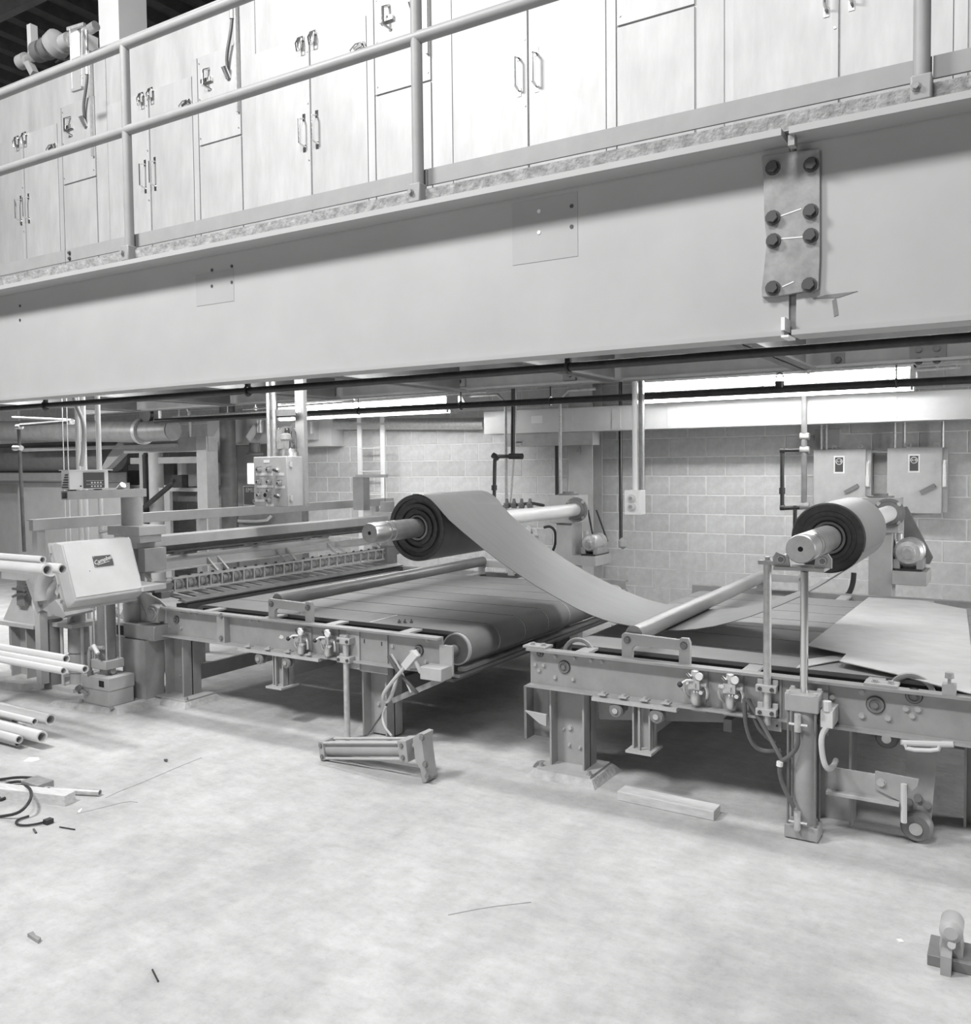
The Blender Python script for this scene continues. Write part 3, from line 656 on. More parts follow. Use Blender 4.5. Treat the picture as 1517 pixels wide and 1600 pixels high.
# ------------------------------------------------------------------ mandrels, rolls and the sheet running between them
LXc, LZc, RXc, RZc = -3.205, 1.214, -.795, 1.230
WY0, WY1 = 4.44, 5.20
def mandrel(label, x, z, r, y0, y1, sleeve0):
    t = thing('mandrel', label, 'shaft', (x, (y0+y1)/2, z))
    MB().lathe((x, y0, z), (x, WY1+.05, z), [(0, .012), (0, r*.93), (.008, r), (.10, r), (.10, r*.95), (.112, r*.95), (.112, r), (.135, r), (.135, r*.96), (.15, r*.96), (.15, r), (1, r)], 36).build('journal', M['steel'], t)
    MB().cyl((x, y0-.0008, z), (x, y0+.03, z), .011, n=14).build('centre_hole', M['dark'], t)
    MB().cyl((x, sleeve0, z), (x, y1, z), r*.88, n=32).build('sleeve', M['white'], t, label='white sleeve at the drive end')
    return t
mandrel('bright steel mandrel carrying the unrolling left roll', LXc, LZc, .060, 3.985, 6.745, WY1+.051)
mandrel('bright steel mandrel resting in the saddle of the right roll', RXc, RZc, .0625, 3.86, 6.745, WY1+.051)
def roll(label, x, z, R, prof, front):
    t = thing('sheet_roll', label, 'roll', (x, (WY0+WY1)/2, z-R))
    pr = [(0, .066)]
    b = MB()
    L = WY1-front
    b.lathe((x, front, z), (x, WY1, z), [(max(d, 0)/L, r) for d, r in prof]+[(.004/L+.0, R)]+[(1, R), (1, .066)], 56, False)
    b.build('wound_layers', M['sheet_end'], t, sharp=25)
    MB().lathe((x, front+.008, z), (x, WY1-.004, z), [(0, R+.0008), (1, R+.0008)], 72, False).build('outer_wrap', M['sheet'], t)
    MB().lathe((x, front+.012, z), (x, front+.06, z), [(0, .066), (0, .078), (1, .078)], 30, False).build('core_tube', M['plate'], t)
    return t
roll('loosely wound telescoped roll of dark sheet, partly unrolled, on the left', LXc, LZc, .207,
     [(.03, .066), (.03, .085), (.018, .087), (.018, .108), (.034, .110), (.034, .124), (.016, .127), (.014, .150), (.030, .153), (.022, .178), (.006, .181), (.002, .203)], WY0)
roll('tightly wound full roll of dark sheet on the right', RXc, RZc, .169,
     [(.035, .066), (.030, .085), (.016, .087), (.014, .104), (.018, .105), (.010, .128), (.013, .129), (.006, .15), (.0, .163)], WY0+.03)
# sheet between the rolls: one long curved web
prof = []
for k in range(9):
    th = math.radians(96 - k*6.5); prof.append((LXc+.2085*math.cos(th), LZc+.2085*math.sin(th)))
ctl = [(-2.958, 1.268), (-2.85, 1.190), (-2.728, 1.108), (-2.62, 1.040), (-2.517, .982), (-2.37, .905), (-2.229, .842), (-2.12, .796), (-2.033, .766), (-1.95, .744), (-1.881, .731), (-1.78, .720), (-1.70, .716), (-1.61, .7165), (-1.52, .7225), (-1.434, .7365), (-1.34, .759), (-1.252, .788), (-1.16, .823), (-1.077, .860), (-1.0, .897), (-.916, .941), (-.82, 1.003), (-.735, 1.062)]
prof += ctl
for k in range(6):
    th = math.radians(-56 + k*7); prof.append((RXc+.1710*math.cos(th), RZc+.1710*math.sin(th)))
NY = 12; b = MB(); n = len(prof); vs_ = []; fs = []
T = .003
def webpt(i, j):
    x, z = prof[i]; f = j/NY; sag = math.sin(PI*f)
    s_ = math.exp(-((x+2.55)/.45)**2)
    return V(x - .03*f*s_, WY0+(WY1-WY0)*f, z + .012*sag*s_*0 - .012*f*s_)
for side in (0, 1):
    for i in range(n):
        for j in range(NY+1):
            p = webpt(i, j); a = webpt(max(i-1, 0), j); c = webpt(min(i+1, n-1), j); d = (c-a).normalized(); nn = V(-d.z, 0, d.x)
            vs_.append(p + nn*(T if side == 0 else 0))
N1 = n*(NY+1)
idx = lambda s_, i, j: s_*N1 + i*(NY+1)+j
for i in range(n-1):
    for j in range(NY):
        fs.append((idx(0,i,j), idx(0,i+1,j), idx(0,i+1,j+1), idx(0,i,j+1)))
        fs.append((idx(1,i,j), idx(1,i,j+1), idx(1,i+1,j+1), idx(1,i+1,j)))
    fs.append((idx(0,i,0), idx(1,i,0), idx(1,i+1,0), idx(0,i+1,0))); fs.append((idx(0,i,NY), idx(0,i+1,NY), idx(1,i+1,NY), idx(1,i,NY)))
fs.append([idx(0,0,j) for j in range(NY+1)]+[idx(1,0,j) for j in range(NY, -1, -1)]); fs.append([idx(0,n-1,j) for j in range(NY, -1, -1)]+[idx(1,n-1,j) for j in range(NY+1)])
b.add(vs_, fs).build('sheet_web', M['sheet'], label='dark flexible sheet sagging from the left roll under a roller to the right roll', cat='sheet', sharp=60)

# saddle on the guide rod and cylinder rod
sd = thing('mandrel_saddle', 'steel saddle plate with two rollers under the right mandrel end', 'saddle', (RXc, 3.93, 1.14))
sx0, sx1 = at(1213, 885, Y=3.93).x, at(1292, 885, Y=3.93).x
MB().box(sx0, sx1, 3.87, 4.0, 1.135, 1.151).build('saddle_plate', M['paint_l'], sd, bev=.002)
for s in (-1, 1):
    xx = RXc+s*.085
    e = MB().prism([(xx-.035, 1.151), (xx+.035, 1.151), (xx+.035, 1.19), (xx-s*-.02, 1.212), (xx-s*.03, 1.19)] if s > 0 else [(xx-.035, 1.151), (xx+.035, 1.151), (xx+.03, 1.19), (xx-.02, 1.212), (xx-.035, 1.19)], 'y', 3.885, 3.90).build('saddle_ear', M['paint_l'], sd)
    MB().cyl((xx, 3.878, 1.181), (xx, 3.975, 1.181), .016, n=16).build('saddle_roller', M['steel'], sd)
    MB().bolt((xx, 3.885, 1.181), (0, -1, 0), .013, .012).build('bolt', M['paint_d'], sd)
gx = at(1199, 878, Y=FY-.06).x
MB().box(gx-.035, sx0+.02, FY-.085, FY-.035, 1.151, 1.168).build('guide_arm', M['paint_l'], sd)
MB().bolt((gx, FY-.06, 1.168), (0, 0, 1), .012, .016).build('bolt', M['steel'], sd)
# standing air cylinder
cx_, cyy = at(1256, 1100, Y=3.87).x, 3.87
ac = thing('air_cylinder', 'tall square tie-rod air cylinder standing on the floor at the right table front', 'cylinder', (cx_, cyy, 0))
hw = .068
MB().box(cx_-hw, cx_+hw, cyy-.055, cyy+.055, .005, .062).build('end_cap', M['paint'], ac, bev=.003)
tc_ = MB().box(cx_-hw, cx_+hw, cyy-.055, cyy+.055, .548, .620).build('end_cap', M['paint'], ac, bev=.003)
MB().cyl((cx_+.005, cyy, .062), (cx_+.005, cyy, .548), .046, n=24).build('barrel', M['paint'], ac)
for dx in (-.055, .055):
    for dy in (-.043, .043):
        MB().cyl((cx_+dx, cyy+dy, .045), (cx_+dx, cyy+dy, .565), .0055, n=10).build('tie_rod', M['paint_d'], ac)
        MB().bolt((cx_+dx, cyy+dy, .620), (0, 0, 1), .010, .012).build('bolt', M['paint_l'], ac)
MB().cyl((cx_, cyy, .60), (cx_, cyy, 1.134), .0165, n=20).build('piston_rod', M['chrome'], ac)
MB().box(cx_-.02, cx_+.02, cyy+.055, FY-.021, .57, .60).build('mount_lug', M['paint'], ac)
def port(z, s):
    v = MB().cyl((cx_-.01, cyy-.075, z-.03), (cx_-.01, cyy-.075, z+.045), .014, n=12).cyl((cx_-.01, cyy-.05, z-.03*s), (cx_-.01, cyy-.08, z-.03*s), .011, n=10).cyl((cx_-.045, cyy-.075, z), (cx_+.03, cyy-.075, z), .006, n=8)
    v.build('speed_control', M['galv'], ac)
port(.50, -1); port(.085, 1)
MB().box(cx_+hw+.004, cx_+hw+.052, cyy-.03, FY-.021, .49, .56).cyl((cx_+hw+.028, cyy-.02, .56), (cx_+hw+.028, cyy-.02, .60), .018, n=10).build('exhaust_valve', M['cream'], ac)
zf = lambda px, py, y=3.80: at(px, py, Y=y)
MB().tube([(cx_-.01, cyy-.075, .47), zf(1247, 1165), zf(1236, 1180), zf(1222, 1190), zf(1218, 1180, 3.86), zf(1185, 1120, 3.93), zf(1166, 1092, 3.93)], .010, 8, 2).build('air_hose', M['hose'], ac)
MB().tube([zf(1220, 1192), zf(1217, 1205), zf(1224, 1230), zf(1235, 1250), zf(1240, 1262)], .010, 8, 2).build('air_hose', M['hose'], ac)
MB().tube([zf(1163, 1092, 3.93), zf(1164, 1130, 3.93), zf(1175, 1165, 3.95), zf(1195, 1175, 3.97), zf(1222, 1172, 3.95)], .010, 8, 2).build('air_hose', M['hose'], ac)
MB().tube([zf(1170, 1092, 3.95), zf(1180, 1130, 3.96), zf(1195, 1150, 3.97), zf(1212, 1162, 3.96)], .010, 8, 2).build('air_hose', M['hose'], ac)
MB().tube([(cx_+hw+.028, cyy-.01, .49), zf(1282, 1150), zf(1285, 1185), zf(1292, 1203), zf(1302, 1198, 3.86), zf(1306, 1188, 3.93)], .012, 8, 2).build('air_hose', M['hose_l'], ac)
MB().cyl(zf(1218.5, 1190), zf(1218, 1197), .014, n=10).build('hose_clip', M['white'], ac)

# removed air cylinder lying in front of the left table
fc = thing('air_cylinder', 'removed square air cylinder lying tilted on the bare floor', 'cylinder', (-2.95, 3.63, 0))
fy = 3.63
A0 = at(511, 1172, Y=fy); A1 = at(645, 1170, Y=fy); A0.z = .055; 
d = (A1-A0).normalized(); ang = math.atan2(A1.z-A0.z, A1.x-A0.x); L = (A1-A0).length
def fcM(): return Matrix.Translation(A0) @ Matrix.Rotation(-ang, 4, 'Y')
def fb(): 
    b = MB(); b.M = fcM(); return b
fb().box(-.012, .022, -.052, .052, -.052, .052).build('end_cap', M['paint'], fc, bev=.003)
fb().box(L-.055, L, -.052, .052, -.055, .055).build('end_cap', M['paint'], fc, bev=.003)
fb().cyl((.02, 0, 0), (L-.05, 0, 0), .040, n=22).build('barrel', M['paint'], fc)
for dy in (-.042, .042):
    for dz in (-.042, .042): fb().cyl((.0, dy, dz), (L-.02, dy, dz), .0075, n=10).build('tie_rod', M['paint_l'], fc)
for dz in (-.03, .03):
    b = fb(); b.bolt((.005, -.052, dz), (0, -1, 0), .010, .008); b.build('bolt', M['paint_d'], fc)
    b = fb(); b.bolt((L-.03, -.052, dz), (0, -1, 0), .010, .008); b.build('bolt', M['paint_d'], fc)
# clevis flange standing on the floor at the right end
cv = [(650, 1150), (660, 1143), (667, 1145), (665, 1158), (669, 1190), (673, 1215), (671, 1220), (665, 1221), (662, 1200), (654, 1186)]
cvp = [at(px, py, Y=fy-.02) for px, py in cv]
cvo = MB().prism([(p.x, max(p.z, .0)) for p in cvp], 'y', fy-.05, fy+.04).build('clevis_flange', M['paint'], fc, bev=.002)
for px, py in ((660, 1152), (665, 1194), (669, 1213)):
    p = at(px, py, Y=fy-.05); MB().bolt((p.x, fy-.05, p.z), (0, -1, 0), .013, .014).build('bolt', M['paint_d'], cvo)
p = at(654, 1166, Y=fy); MB().cyl((p.x-.03, fy, p.z), (p.x+.03, fy, p.z), .016, n=12).build('pivot_pin', M['plate'], fc)

# wooden block on the floor
b = MB(); b.M = Matrix.Translation((-1.39, 3.89, 0)) @ Matrix.Rotation(math.radians(-2), 4, 'Z')
b.box(-.235, .235, -.045, .045, 0, .045).build('wood_block', M['wood'], label='short worn timber block on the floor before the right table', cat='wood', bev=.003)

# weathered sheets laid over the right table
def sheet(pts, zs, name, label, m, th=.004, cat='sheet'):
    P_ = [at(px, py, Z=z) for (px, py), z in zip(pts, zs)]; n = len(P_)
    b = MB().add(P_+[p-V(0, 0, th) for p in P_], [tuple(range(n)), tuple(range(n, 2*n))[::-1]]+[(i, i+n, (i+1) % n+n, (i+1) % n) for i in range(n)])
    return b.build(name, m, label=label, cat=cat)
sheet([(1261, 1008), (1357, 933), (1440, 938), (1510, 952), (1517, 1010), (1517, 1083), (1490, 1077), (1400, 1053), (1312, 1033), (1322, 1021)],
      [.690, .680, .676, .674, .672, .672, .672, .676, .684, .686], 'cover_sheet', 'large pale weathered sheet laid over the right table', M['ply'])
sheet([(1244, 1043), (1258, 1030), (1322, 1021.5), (1400, 1020), (1400, 1040), (1309, 1032)], [.664, .664, .664, .664, .664, .664], 'cover_sheet', 'narrow pale strip of sheet showing under the large cover sheet', M['ply'])
q = at(1435, 1078, Z=.676)

# ------------------------------------------------------------------ drive stands behind the tables
def drive(label, pxs, motor, y0, mdir):
    """gearbox on a post with motor shelf"""
    (gl_, gr_, gt_, gb_), (pl_, pr_, pb_), (sl, sr, st, sb) = pxs
    ga, gc = at(gl_, gt_, Y=y0), at(gr_, gb_, Y=y0); pa, pc = at(pl_, pb_, Y=y0+.03), at(pr_, pb_, Y=y0+.03)
    sa, s2 = at(sl, st, Y=y0+.03), at(sr, sb, Y=y0+.03)
    t = thing('drive_stand', label, 'drive', ((pa.x+pc.x)/2, y0+.15, 0))
    gbx = MB().box(ga.x, gc.x, y0, y0+.27, gc.z, ga.z).build('gearbox', M['paint_l'], t, bev=.004)
    xm = (ga.x+gc.x)/2
    shx = LXc if ga.x < -2 else RXc; shz = LZc if ga.x < -2 else RZc
    fl = MB().lathe((shx, y0-.001, shz), (shx, y0-.03, shz), [(0, .105), (.5, .105), (.5, .085), (1, .08), (1, .062)], 28).build('flange_bearing', M['paint_d'], t)
    for k in range(4):
        th = PI/4+k*PI/2; MB().bolt((shx+.092*math.cos(th), y0-.016, shz+.092*math.sin(th)), (0, -1, 0), .011, .012).build('bolt', M['steel'], fl)
    MB().lathe((xm, y0+.13, ga.z), (xm, y0+.13, ga.z+.03), [(0, .09), (.35, .09), (.35, .05), (1, .05)], 24).build('top_cover', M['paint_d'], t)
    MB().box(pa.x, pc.x, y0+.03, y0+.24, 0, gc.z).build('post', M['paint_l'], t, bev=.003)
    sf = MB().box(pc.x, s2.x, y0+.02, y0+.36, s2.z, sa.z).build('motor_shelf', M['paint_l'], t, bev=.003)
    mx, mz, mr = at(motor[0], motor[1], Y=y0+.05).x, 0, motor[2]
    mz = sa.z+.02+mr+.01
    MB().box(mx-mr*.9, mx+mr*.9, y0+.06, y0+.34, sa.z, sa.z+.014).build('slide_base', M['black'], t)
    mo = MB().lathe((mx, y0+.05, mz), (mx, y0+.32, mz), [(0, .012), (.0, mr*.45), (.06, mr*.5), (.08, mr*.8), (.16, mr), (.32, mr), (.34, mr*.93), (.62, mr*.93), (.64, mr), (.9, mr), (1, mr*.7)], 28).build('motor', M['galv'], t, label='finned electric motor')
    MB().cyl((mx, y0+.035, mz), (mx, y0+.055, mz), mr*.28, n=16).build('motor_cap', M['steel'], mo)
    for s in (-1, 1): MB().box(mx+s*mr*.75-.02, mx+s*mr*.75+.02, y0+.08, y0+.30, sa.z+.014, mz-mr*.5).build('motor_foot', M['paint'], mo)
    MB().cyl((mx-mr*.6, y0+.12, mz+mr*.75), (mx-mr*.6, y0+.12, mz+mr*1.35), .022, n=12).build('terminal_box', M['galv'], mo)
    return t, gc, ga, mx, mz, mr, y0
a = drive('gearbox drive stand with motor shelf at the end of the left mandrel', ((858, 898, 774, 818), (869, 893, 822), (893, 931, 868, 885)), (918, 850, .075), 6.75, 1)
t, gc, ga, mx, mz, mr, y0 = a
for dx0, dx1 in ((-.06, -.06), (.10, .07)):
    MB().bar((gc.x-.03+dx0*.5+.04, y0+.31, gc.z+.10), (mx+dx1, y0+.31, mz), .02, .008).build('drive_belt', M['rubber'], t)
MB().tube([at(850, 824, Y=6.8), at(860, 822, Y=6.8), at(868, 830, Y=6.8), at(868, 850, Y=6.8), at(863, 862, Y=6.8)], .012, 8, 2).build('air_hose', M['rubber'], t)
a = drive('gearbox drive stand with belt guard and motor at the end of the right mandrel', ((1340, 1404, 778, 833), (1357, 1394, 840), (1394, 1448, 892, 916)), (1418, 876, .098), 6.75, 1)
t, gc, ga, mx, mz, mr, y0 = a
MB().prism([(gc.x+.002, gc.z+.17), (gc.x+.02, gc.z+.17), (mx+mr+.04, mz-.05), (mx+mr+.02, mz-mr), (gc.x+.002, mz-mr)], 'y', y0+.30, y0+.34).build('belt_guard', M['paint_d'], t)
MB().tube([at(1334, 895, Y=6.7), at(1333, 910, Y=6.7), at(1328, 925, Y=6.7), at(1322, 931, Y=6.7)], .018, 8, 2).build('air_hose', M['rubber'], t)
# ------------------------------------------------------------------ cross-cut slitter at the left end of the left table
SX = -5.2
SL = thing('slitter_frame', 'grey slitter frame of cross beams and roller cages at the left table end', 'machine', (-5.3, 5.3, 0))
MB().box(SX-.16, SX, 3.93, 6.75, 1.048, 1.119).build('top_bar', M['paint_l'], SL, bev=.003)
MB().box(SX-.13, SX-.10, 4.0, 6.7, .985, 1.0).box(SX-.13, SX-.12, 4.0, 6.7, .985, 1.048).build('drip_lip', M['paint_d'], SL)
MB().cyl((SX-.28, 4.1, 1.0), (SX-.28, 6.7, 1.0), .045, n=20).build('idler_roller', M['rubber'], SL)
for y in (4.45, 5.15, 5.30, 5.85, 6.1): 
    MB().prism([(SX-.33, .93), (SX-.27, .93), (SX-.10, 1.05), (SX-.16, 1.05)], 'y', y, y+.07).build('slanted_bracket', M['paint_l'], SL)
MB().cyl((SX-.20, 4.05, .905), (SX-.20, 6.1, .905), .045, n=22).build('pale_roller', M['cream'], SL)
MB().box(SX-.08, SX-.06, 3.98, 6.7, .865, .925).box(SX-.08, SX-.01, 3.98, 6.7, .865, .875).build('clamp_beam', M['paint_l'], SL)
for y in (4.0, 4.60, 4.70, 5.32, 5.43, 5.95, 6.06, 6.55):
    MB().prism([(SX-.06, .875), (SX-.06, .925), (SX+.05, .835), (SX+.05, .825)], 'y', y-.009, y+.009).build('gusset', M['paint_l'], SL)
# ladder-like cage of slitting rollers
cg = MB().box(SX+.04, SX+.055, 4.18, 6.62, .808, .820).box(SX+.04, SX+.055, 4.18, 6.62, .713, .725).box(SX-.02, SX-.008, 4.18, 6.62, .808, .820).build('cage_rails', M['paint_l'], SL)
pr0 = None; lr0 = None
NB = 22
for i in range(NB+1):
    y = 4.2+i*(2.4/NB)
    o = MB().box(SX+.04, SX+.053, y-.006, y+.006, .725, .808).build('cage_upright', M['paint_l'], cg) if pr0 is None else inst(pr0, cg, (SX+.0465, y, .7665))
    pr0 = pr0 or o
    if i < NB:
        c = (SX+.012, y+1.2/NB, .765)
        if lr0 is None: lr0 = MB().lathe((c[0], c[1]-.035, c[2]), (c[0], c[1]+.035, c[2]), [(0, .01), (0, .036), (.3, .036), (.35, .03), (.65, .03), (.7, .036), (1, .036), (1, .01)], 14).build('slitting_roller', M['plate'], cg)
        else: inst(lr0, cg, c)
        if i == 0: bt0 = MB().bolt((c[0], c[1], .820), (0, 0, 1), .010, .012).build('bolt', M['print'], cg)
        else: inst(bt0, cg, (c[0], c[1], .826))
MB().box(SX-.1, SX+.06, 4.02, 4.17, .735, .79).cyl((SX+.02, 4.05, .77), (SX+.02, 4.2, .77), .03, n=14).box(SX-.02, SX+.08, 4.06, 4.13, .69, .735).build('end_block', M['paint_d'], SL)
MB().box(SX-.1, SX+.08, 6.63, 6.78, .66, .83).cyl((SX+.03, 6.6, .77), (SX+.03, 6.85, .77), .03, n=14).build('end_block', M['paint_d'], SL)
# cutting bed: slats of the transfer grid and the bright knife bar
gp0 = None
for i in range(19):
    y = 4.2+i*.13
    if gp0 is None: gp0 = MB().bar((SX-.06, y, .70), (SX+.20, y+.02, .672), .075, .008).build('bed_slat', M['paint_d'], SL)
    else: inst(gp0, SL, wl[gp0.name]+V(0, i*.13, 0))
MB().prism([(SX+.17, .675), (SX+.26, .662), (SX+.27, .675), (SX+.20, .69)], 'y', 4.12, 6.62).build('knife_bar', M['steel'], SL)
MB().box(SX+.16, SX+.27, 4.12, 6.62, .61, .655).build('knife_bed', M['print'], SL)
# near post with base box and legs
px_, py_ = -5.32, 3.99
MB().cyl((px_, py_, .52), (px_, py_, 1.41), .072, n=28).build('post', M['paint'], SL)
MB().box(px_-.14, px_+.20, py_-.10, py_+.12, 1.14, 1.205).box(px_-.10, px_+.18, py_-.08, py_+.1, 1.09, 1.14).build('post_bracket', M['paint_l'], SL, bev=.004)
MB().box(px_+.13, px_+.20, py_-.06, py_+.12, .89, 1.05).build('hanger_block', M['paint'], SL, bev=.003)
MB().lathe((px_, py_, .52), (px_, py_, .66), [(0, .10), (.1, .10), (.1, .078), (1, .078)], 24).build('post_socket', M['paint'], SL)
for s in (-1, 1): MB().prism([(px_+s*.075, .54), (px_+s*.16, .54), (px_+s*.075, .67)], 'y', py_-.01, py_+.01).build('gusset', M['paint_l'], SL)
MB().box(-5.41, -4.98, 3.88, 4.13, .435, .535).build('base_box', M['paint'], SL, bev=.004)
MB().box(-5.37, -5.30, 3.875, 3.885, .45, .515).build('pocket', M['dark'], SL)
for x0, x1, y0 in ((-5.29, -5.05, 3.86), (-5.40, -5.30, 4.05), (-5.13, -5.06, 4.16)):
    MB().box(x0, x1, y0, y0+.012, .03, .435).box(x0, x0+.012, y0+.012, y0+.15, .03, .435).box(x1-.012, x1, y0+.012, y0+.15, .03, .435).build('leg', M['paint'], SL)
# far post
MB().cyl((-5.32, 6.9, .0), (-5.32, 6.9, 1.25), .07, n=20).build('post', M['paint'], SL)
MB().box(-5.42, -5.2, 6.8, 7.0, 1.06, 1.15).build('post_bracket', M['paint_l'], SL)
a, c = at(556, 745, Y=6.95), at(573, 797, Y=6.95)
MB().box(a.x, c.x, 6.9, 7.0, c.z, a.z).build('far_upright', M['paint'], SL)
a, c = at(556, 743, Y=6.9), at(604, 746, Y=6.9)
MB().box(a.x, c.x, 6.89, 6.92, c.z, a.z+.01).build('far_bar', M['paint_l'], SL)
MB().tube([at(601, 746, Y=6.9), at(602, 800, Y=6.9)], .004, 6).build('far_wire', M['paint_d'], SL)
pdz = MB(); pdz.add([(-5.62, 3.50, 0), (-5.0, 3.60, 0), (-4.93, 4.2, 0), (-5.62, 4.2, 0), (-5.58, 3.53, .035), (-5.03, 3.62, .035), (-4.96, 4.18, .035), (-5.58, 4.18, .035)], [(0,3,2,1),(4,5,6,7),(0,1,5,4),(1,2,6,5),(2,3,7,6),(3,0,4,7)])
pdz.build('grout_pad', M['grout'], SL)
# register arm on top of the post
MB().box(-5.32, -5.25, 3.46, 4.06, 1.404, 1.412).box(-5.32, -5.25, 3.46, 4.06, 1.452, 1.460).box(-5.32, -5.312, 3.46, 4.06, 1.412, 1.452).box(-5.258, -5.25, 3.46, 4.06, 1.412, 1.452).build('box_arm', M['paint'], SL)
MB().cyl((-5.30, 3.88, 1.46), (-5.26, 3.88, 1.49), .022, n=14).build('sensor', M['galv'], SL)

# register unit on the arm
ru = thing('register_unit', 'small vented register box with dark display on the post arm', 'instrument', (-5.29, 3.62, 1.462))
MB().box(-5.335, -5.25, 3.475, 3.76, 1.468, 1.59).build('case', M['white'], ru, bev=.003)
MB().box(-5.345, -5.235, 3.465, 3.785, 1.59, 1.597).build('lid', M['white'], ru)
for i in range(6): MB().box(-5.325+i*.007, -5.262, 3.4685, 3.4755, 1.48+i*.016, 1.487+i*.016).build('vent_slot', M['print'], ru)
dsp = MB().box(-5.251, -5.243, 3.575, 3.725, 1.475, 1.578).build('display', M['print'], ru)
for r_ in range(2):
    MB().box(-5.2435, -5.242, 3.59, 3.715, 1.523-r_*.024, 1.525-r_*.024).build('display_line', M['galv'], dsp)
    for i in range(4): MB().box(-5.2435, -5.242, 3.625+i*.022, 3.637+i*.022, 1.506-r_*.024, 1.516-r_*.024).build('digit', M['galv'], dsp)
MB().cyl((-5.251, 3.553, 1.49), (-5.243, 3.553, 1.49), .005, n=10).build('knob', M['print'], ru)
for y in (3.52, 3.71): MB().box(-5.32, -5.27, y-.015, y+.015, 1.461, 1.468).build('foot', M['rubber'], ru)

# ------------------------------------------------------------------ leaning operator console
CO = thing('operator_console', 'leaning pale sheet-metal console with a dark script nameplate', 'console', (-5.0, 3.48, .80))
F0, F1 = V(-5.0, 0, 1.141), V(-4.88, 0, .803)         # top and bottom of the face (x, z)
fd = (F1-F0).normalized(); fn = V(-fd.z, 0, fd.x); 
if fn.x < 0: fn = -fn
ya, yb = 3.245, 3.735; th = .105
FL = (F1-F0).length
def cp2(s, d): p = F0+fd*s+fn*d; return (p.x, p.z)
MB().prism([cp2(.0, 0), cp2(FL, 0), cp2(FL+.02, -th*.55), cp2(FL+.02, -th), cp2(-.03, -th), cp2(-.03, -th*.55)], 'y', ya, yb).build('case', M['paint_l'], CO, bev=.006)
MB().prism([cp2(-.045, -th), cp2(FL+.035, -th), cp2(FL+.035, -th-.012), cp2(-.045, -th-.012)], 'y', ya-.012, yb+.012).build('back_flange', M['paint_l'], CO)
MB().prism([cp2(-.01, .0), cp2(FL-.02, .0), cp2(FL-.02, .004), cp2(-.01, .004)], 'y', ya+.01, yb-.012).build('front_cover', M['cream'], CO, bev=.002)
# nameplate
pc0 = F0+fd*.130+fn*.0045; yn = 3.485
def npt(s, y, d=0): p = F0+fd*s+fn*(.0045+d); return V(p.x, y, p.z)
npl = MB()
q0 = [(.095, 3.425), (.095, 3.56), (.165, 3.56), (.165, 3.425)]
npl.add([npt(s, y) for s, y in q0]+[npt(s, y, .003) for s, y in q0], [(0,1,2,3),(7,6,5,4),(0,4,5,1),(1,5,6,2),(2,6,7,3),(3,7,4,0)])
npo = npl.build('nameplate', M['print'], CO, label='dark nameplate with white script lettering')
ydir = (-fd*.97 + V(0, 1, 0)*0).normalized()
xd = (V(0, 1, 0)*.97 - fd*.22).normalized(); zd = fn; yd = zd.cross(xd)
text('Campbell', 'lettering', M['white'], npo, npt(.124, 3.4925, .0035), xd, yd, .037, .0007, shear=.3)
MB().bar(npt(.152, 3.445, .004), npt(.136, 3.535, .004), .001, .004).build('underline', M['white'], npo)
for s, y in ((.10, 3.43), (.10, 3.555), (.16, 3.43), (.16, 3.555)): MB().bolt(npt(s, y, .003), fn, .003, .002, False).build('rivet', M['steel'], npo)
MB().bolt(npt(.185, 3.385), fn, .003, .002, False).build('screw', M['print'], CO)
for s in (.03, .13, .23, .33):
    p = F0+fd*s-fn*(th+.004); MB().box(p.x-.012, p.x+.004, ya-.018, ya-.008, p.z-.01, p.z+.01).build('cover_clip', M['plate'], CO)
MB().box(-5.12, -4.86, yb-.02, yb+.16, .80, .835).build('support_arm', M['paint_l'], CO, bev=.003)
# lift cylinder and block
lc = thing('lift_cylinder', 'upright lift cylinder on a square pedestal below the console', 'cylinder', (-5.24, 3.70, .035))
MB().cyl((-5.23, 3.70, .31), (-5.23, 3.70, .98), .058, n=28).build('barrel', M['paint_d'], lc)
for dx, dy in ((-.062, -.05), (.062, -.05), (-.062, .05), (.062, .05)): MB().cyl((-5.23+dx, 3.70+dy, .29), (-5.23+dx, 3.70+dy, .98), .006, n=8).build('tie_rod', M['steel'], lc)
MB().box(-5.31, -5.15, 3.63, 3.77, .27, .33).build('cylinder_foot', M['paint'], lc, bev=.004)
MB().box(-5.26, -5.20, 3.66, 3.74, .225, .27).cyl((-5.29, 3.70, .25), (-5.17, 3.70, .25), .02, n=12).build('clevis', M['paint'], lc)
pdst = MB().box(-5.37, -5.10, 3.61, 3.80, .036, .14).box(-5.375, -5.095, 3.605, 3.805, .14, .225).build('pedestal', M['paint_l'], lc, bev=.003)
MB().box(-5.19, -5.14, 3.602, 3.606, .165, .205).build('pocket', M['dark'], lc)
for x in (-5.40, -5.08): MB().bolt((x+.02, 3.60, .036), (0, 0, 1), .012, .02).build('anchor_bolt', M['plate'], lc)
MB().tube([at(163, 1012, Y=3.64), at(141, 1013, Y=3.64), at(140, 1020, Y=3.64), at(141, 1082, Y=3.62), at(136, 1084, Y=3.6), at(124, 1077, Y=3.6)], .014, 10).build('supply_pipe', M['paint'], lc)
MB().cyl(at(146, 1008, Y=3.6), at(153, 1021, Y=3.6), .014, n=12).build('valve_handle', M['white'], lc)
MB().cyl(at(141, 1048, Y=3.62), at(141, 1056, Y=3.62), .02, n=10).build('union', M['paint_d'], lc)
MB().cyl(at(127, 1080, Y=3.6), at(122, 1074, Y=3.6), .024, n=12).build('pipe_cap', M['paint_d'], lc)

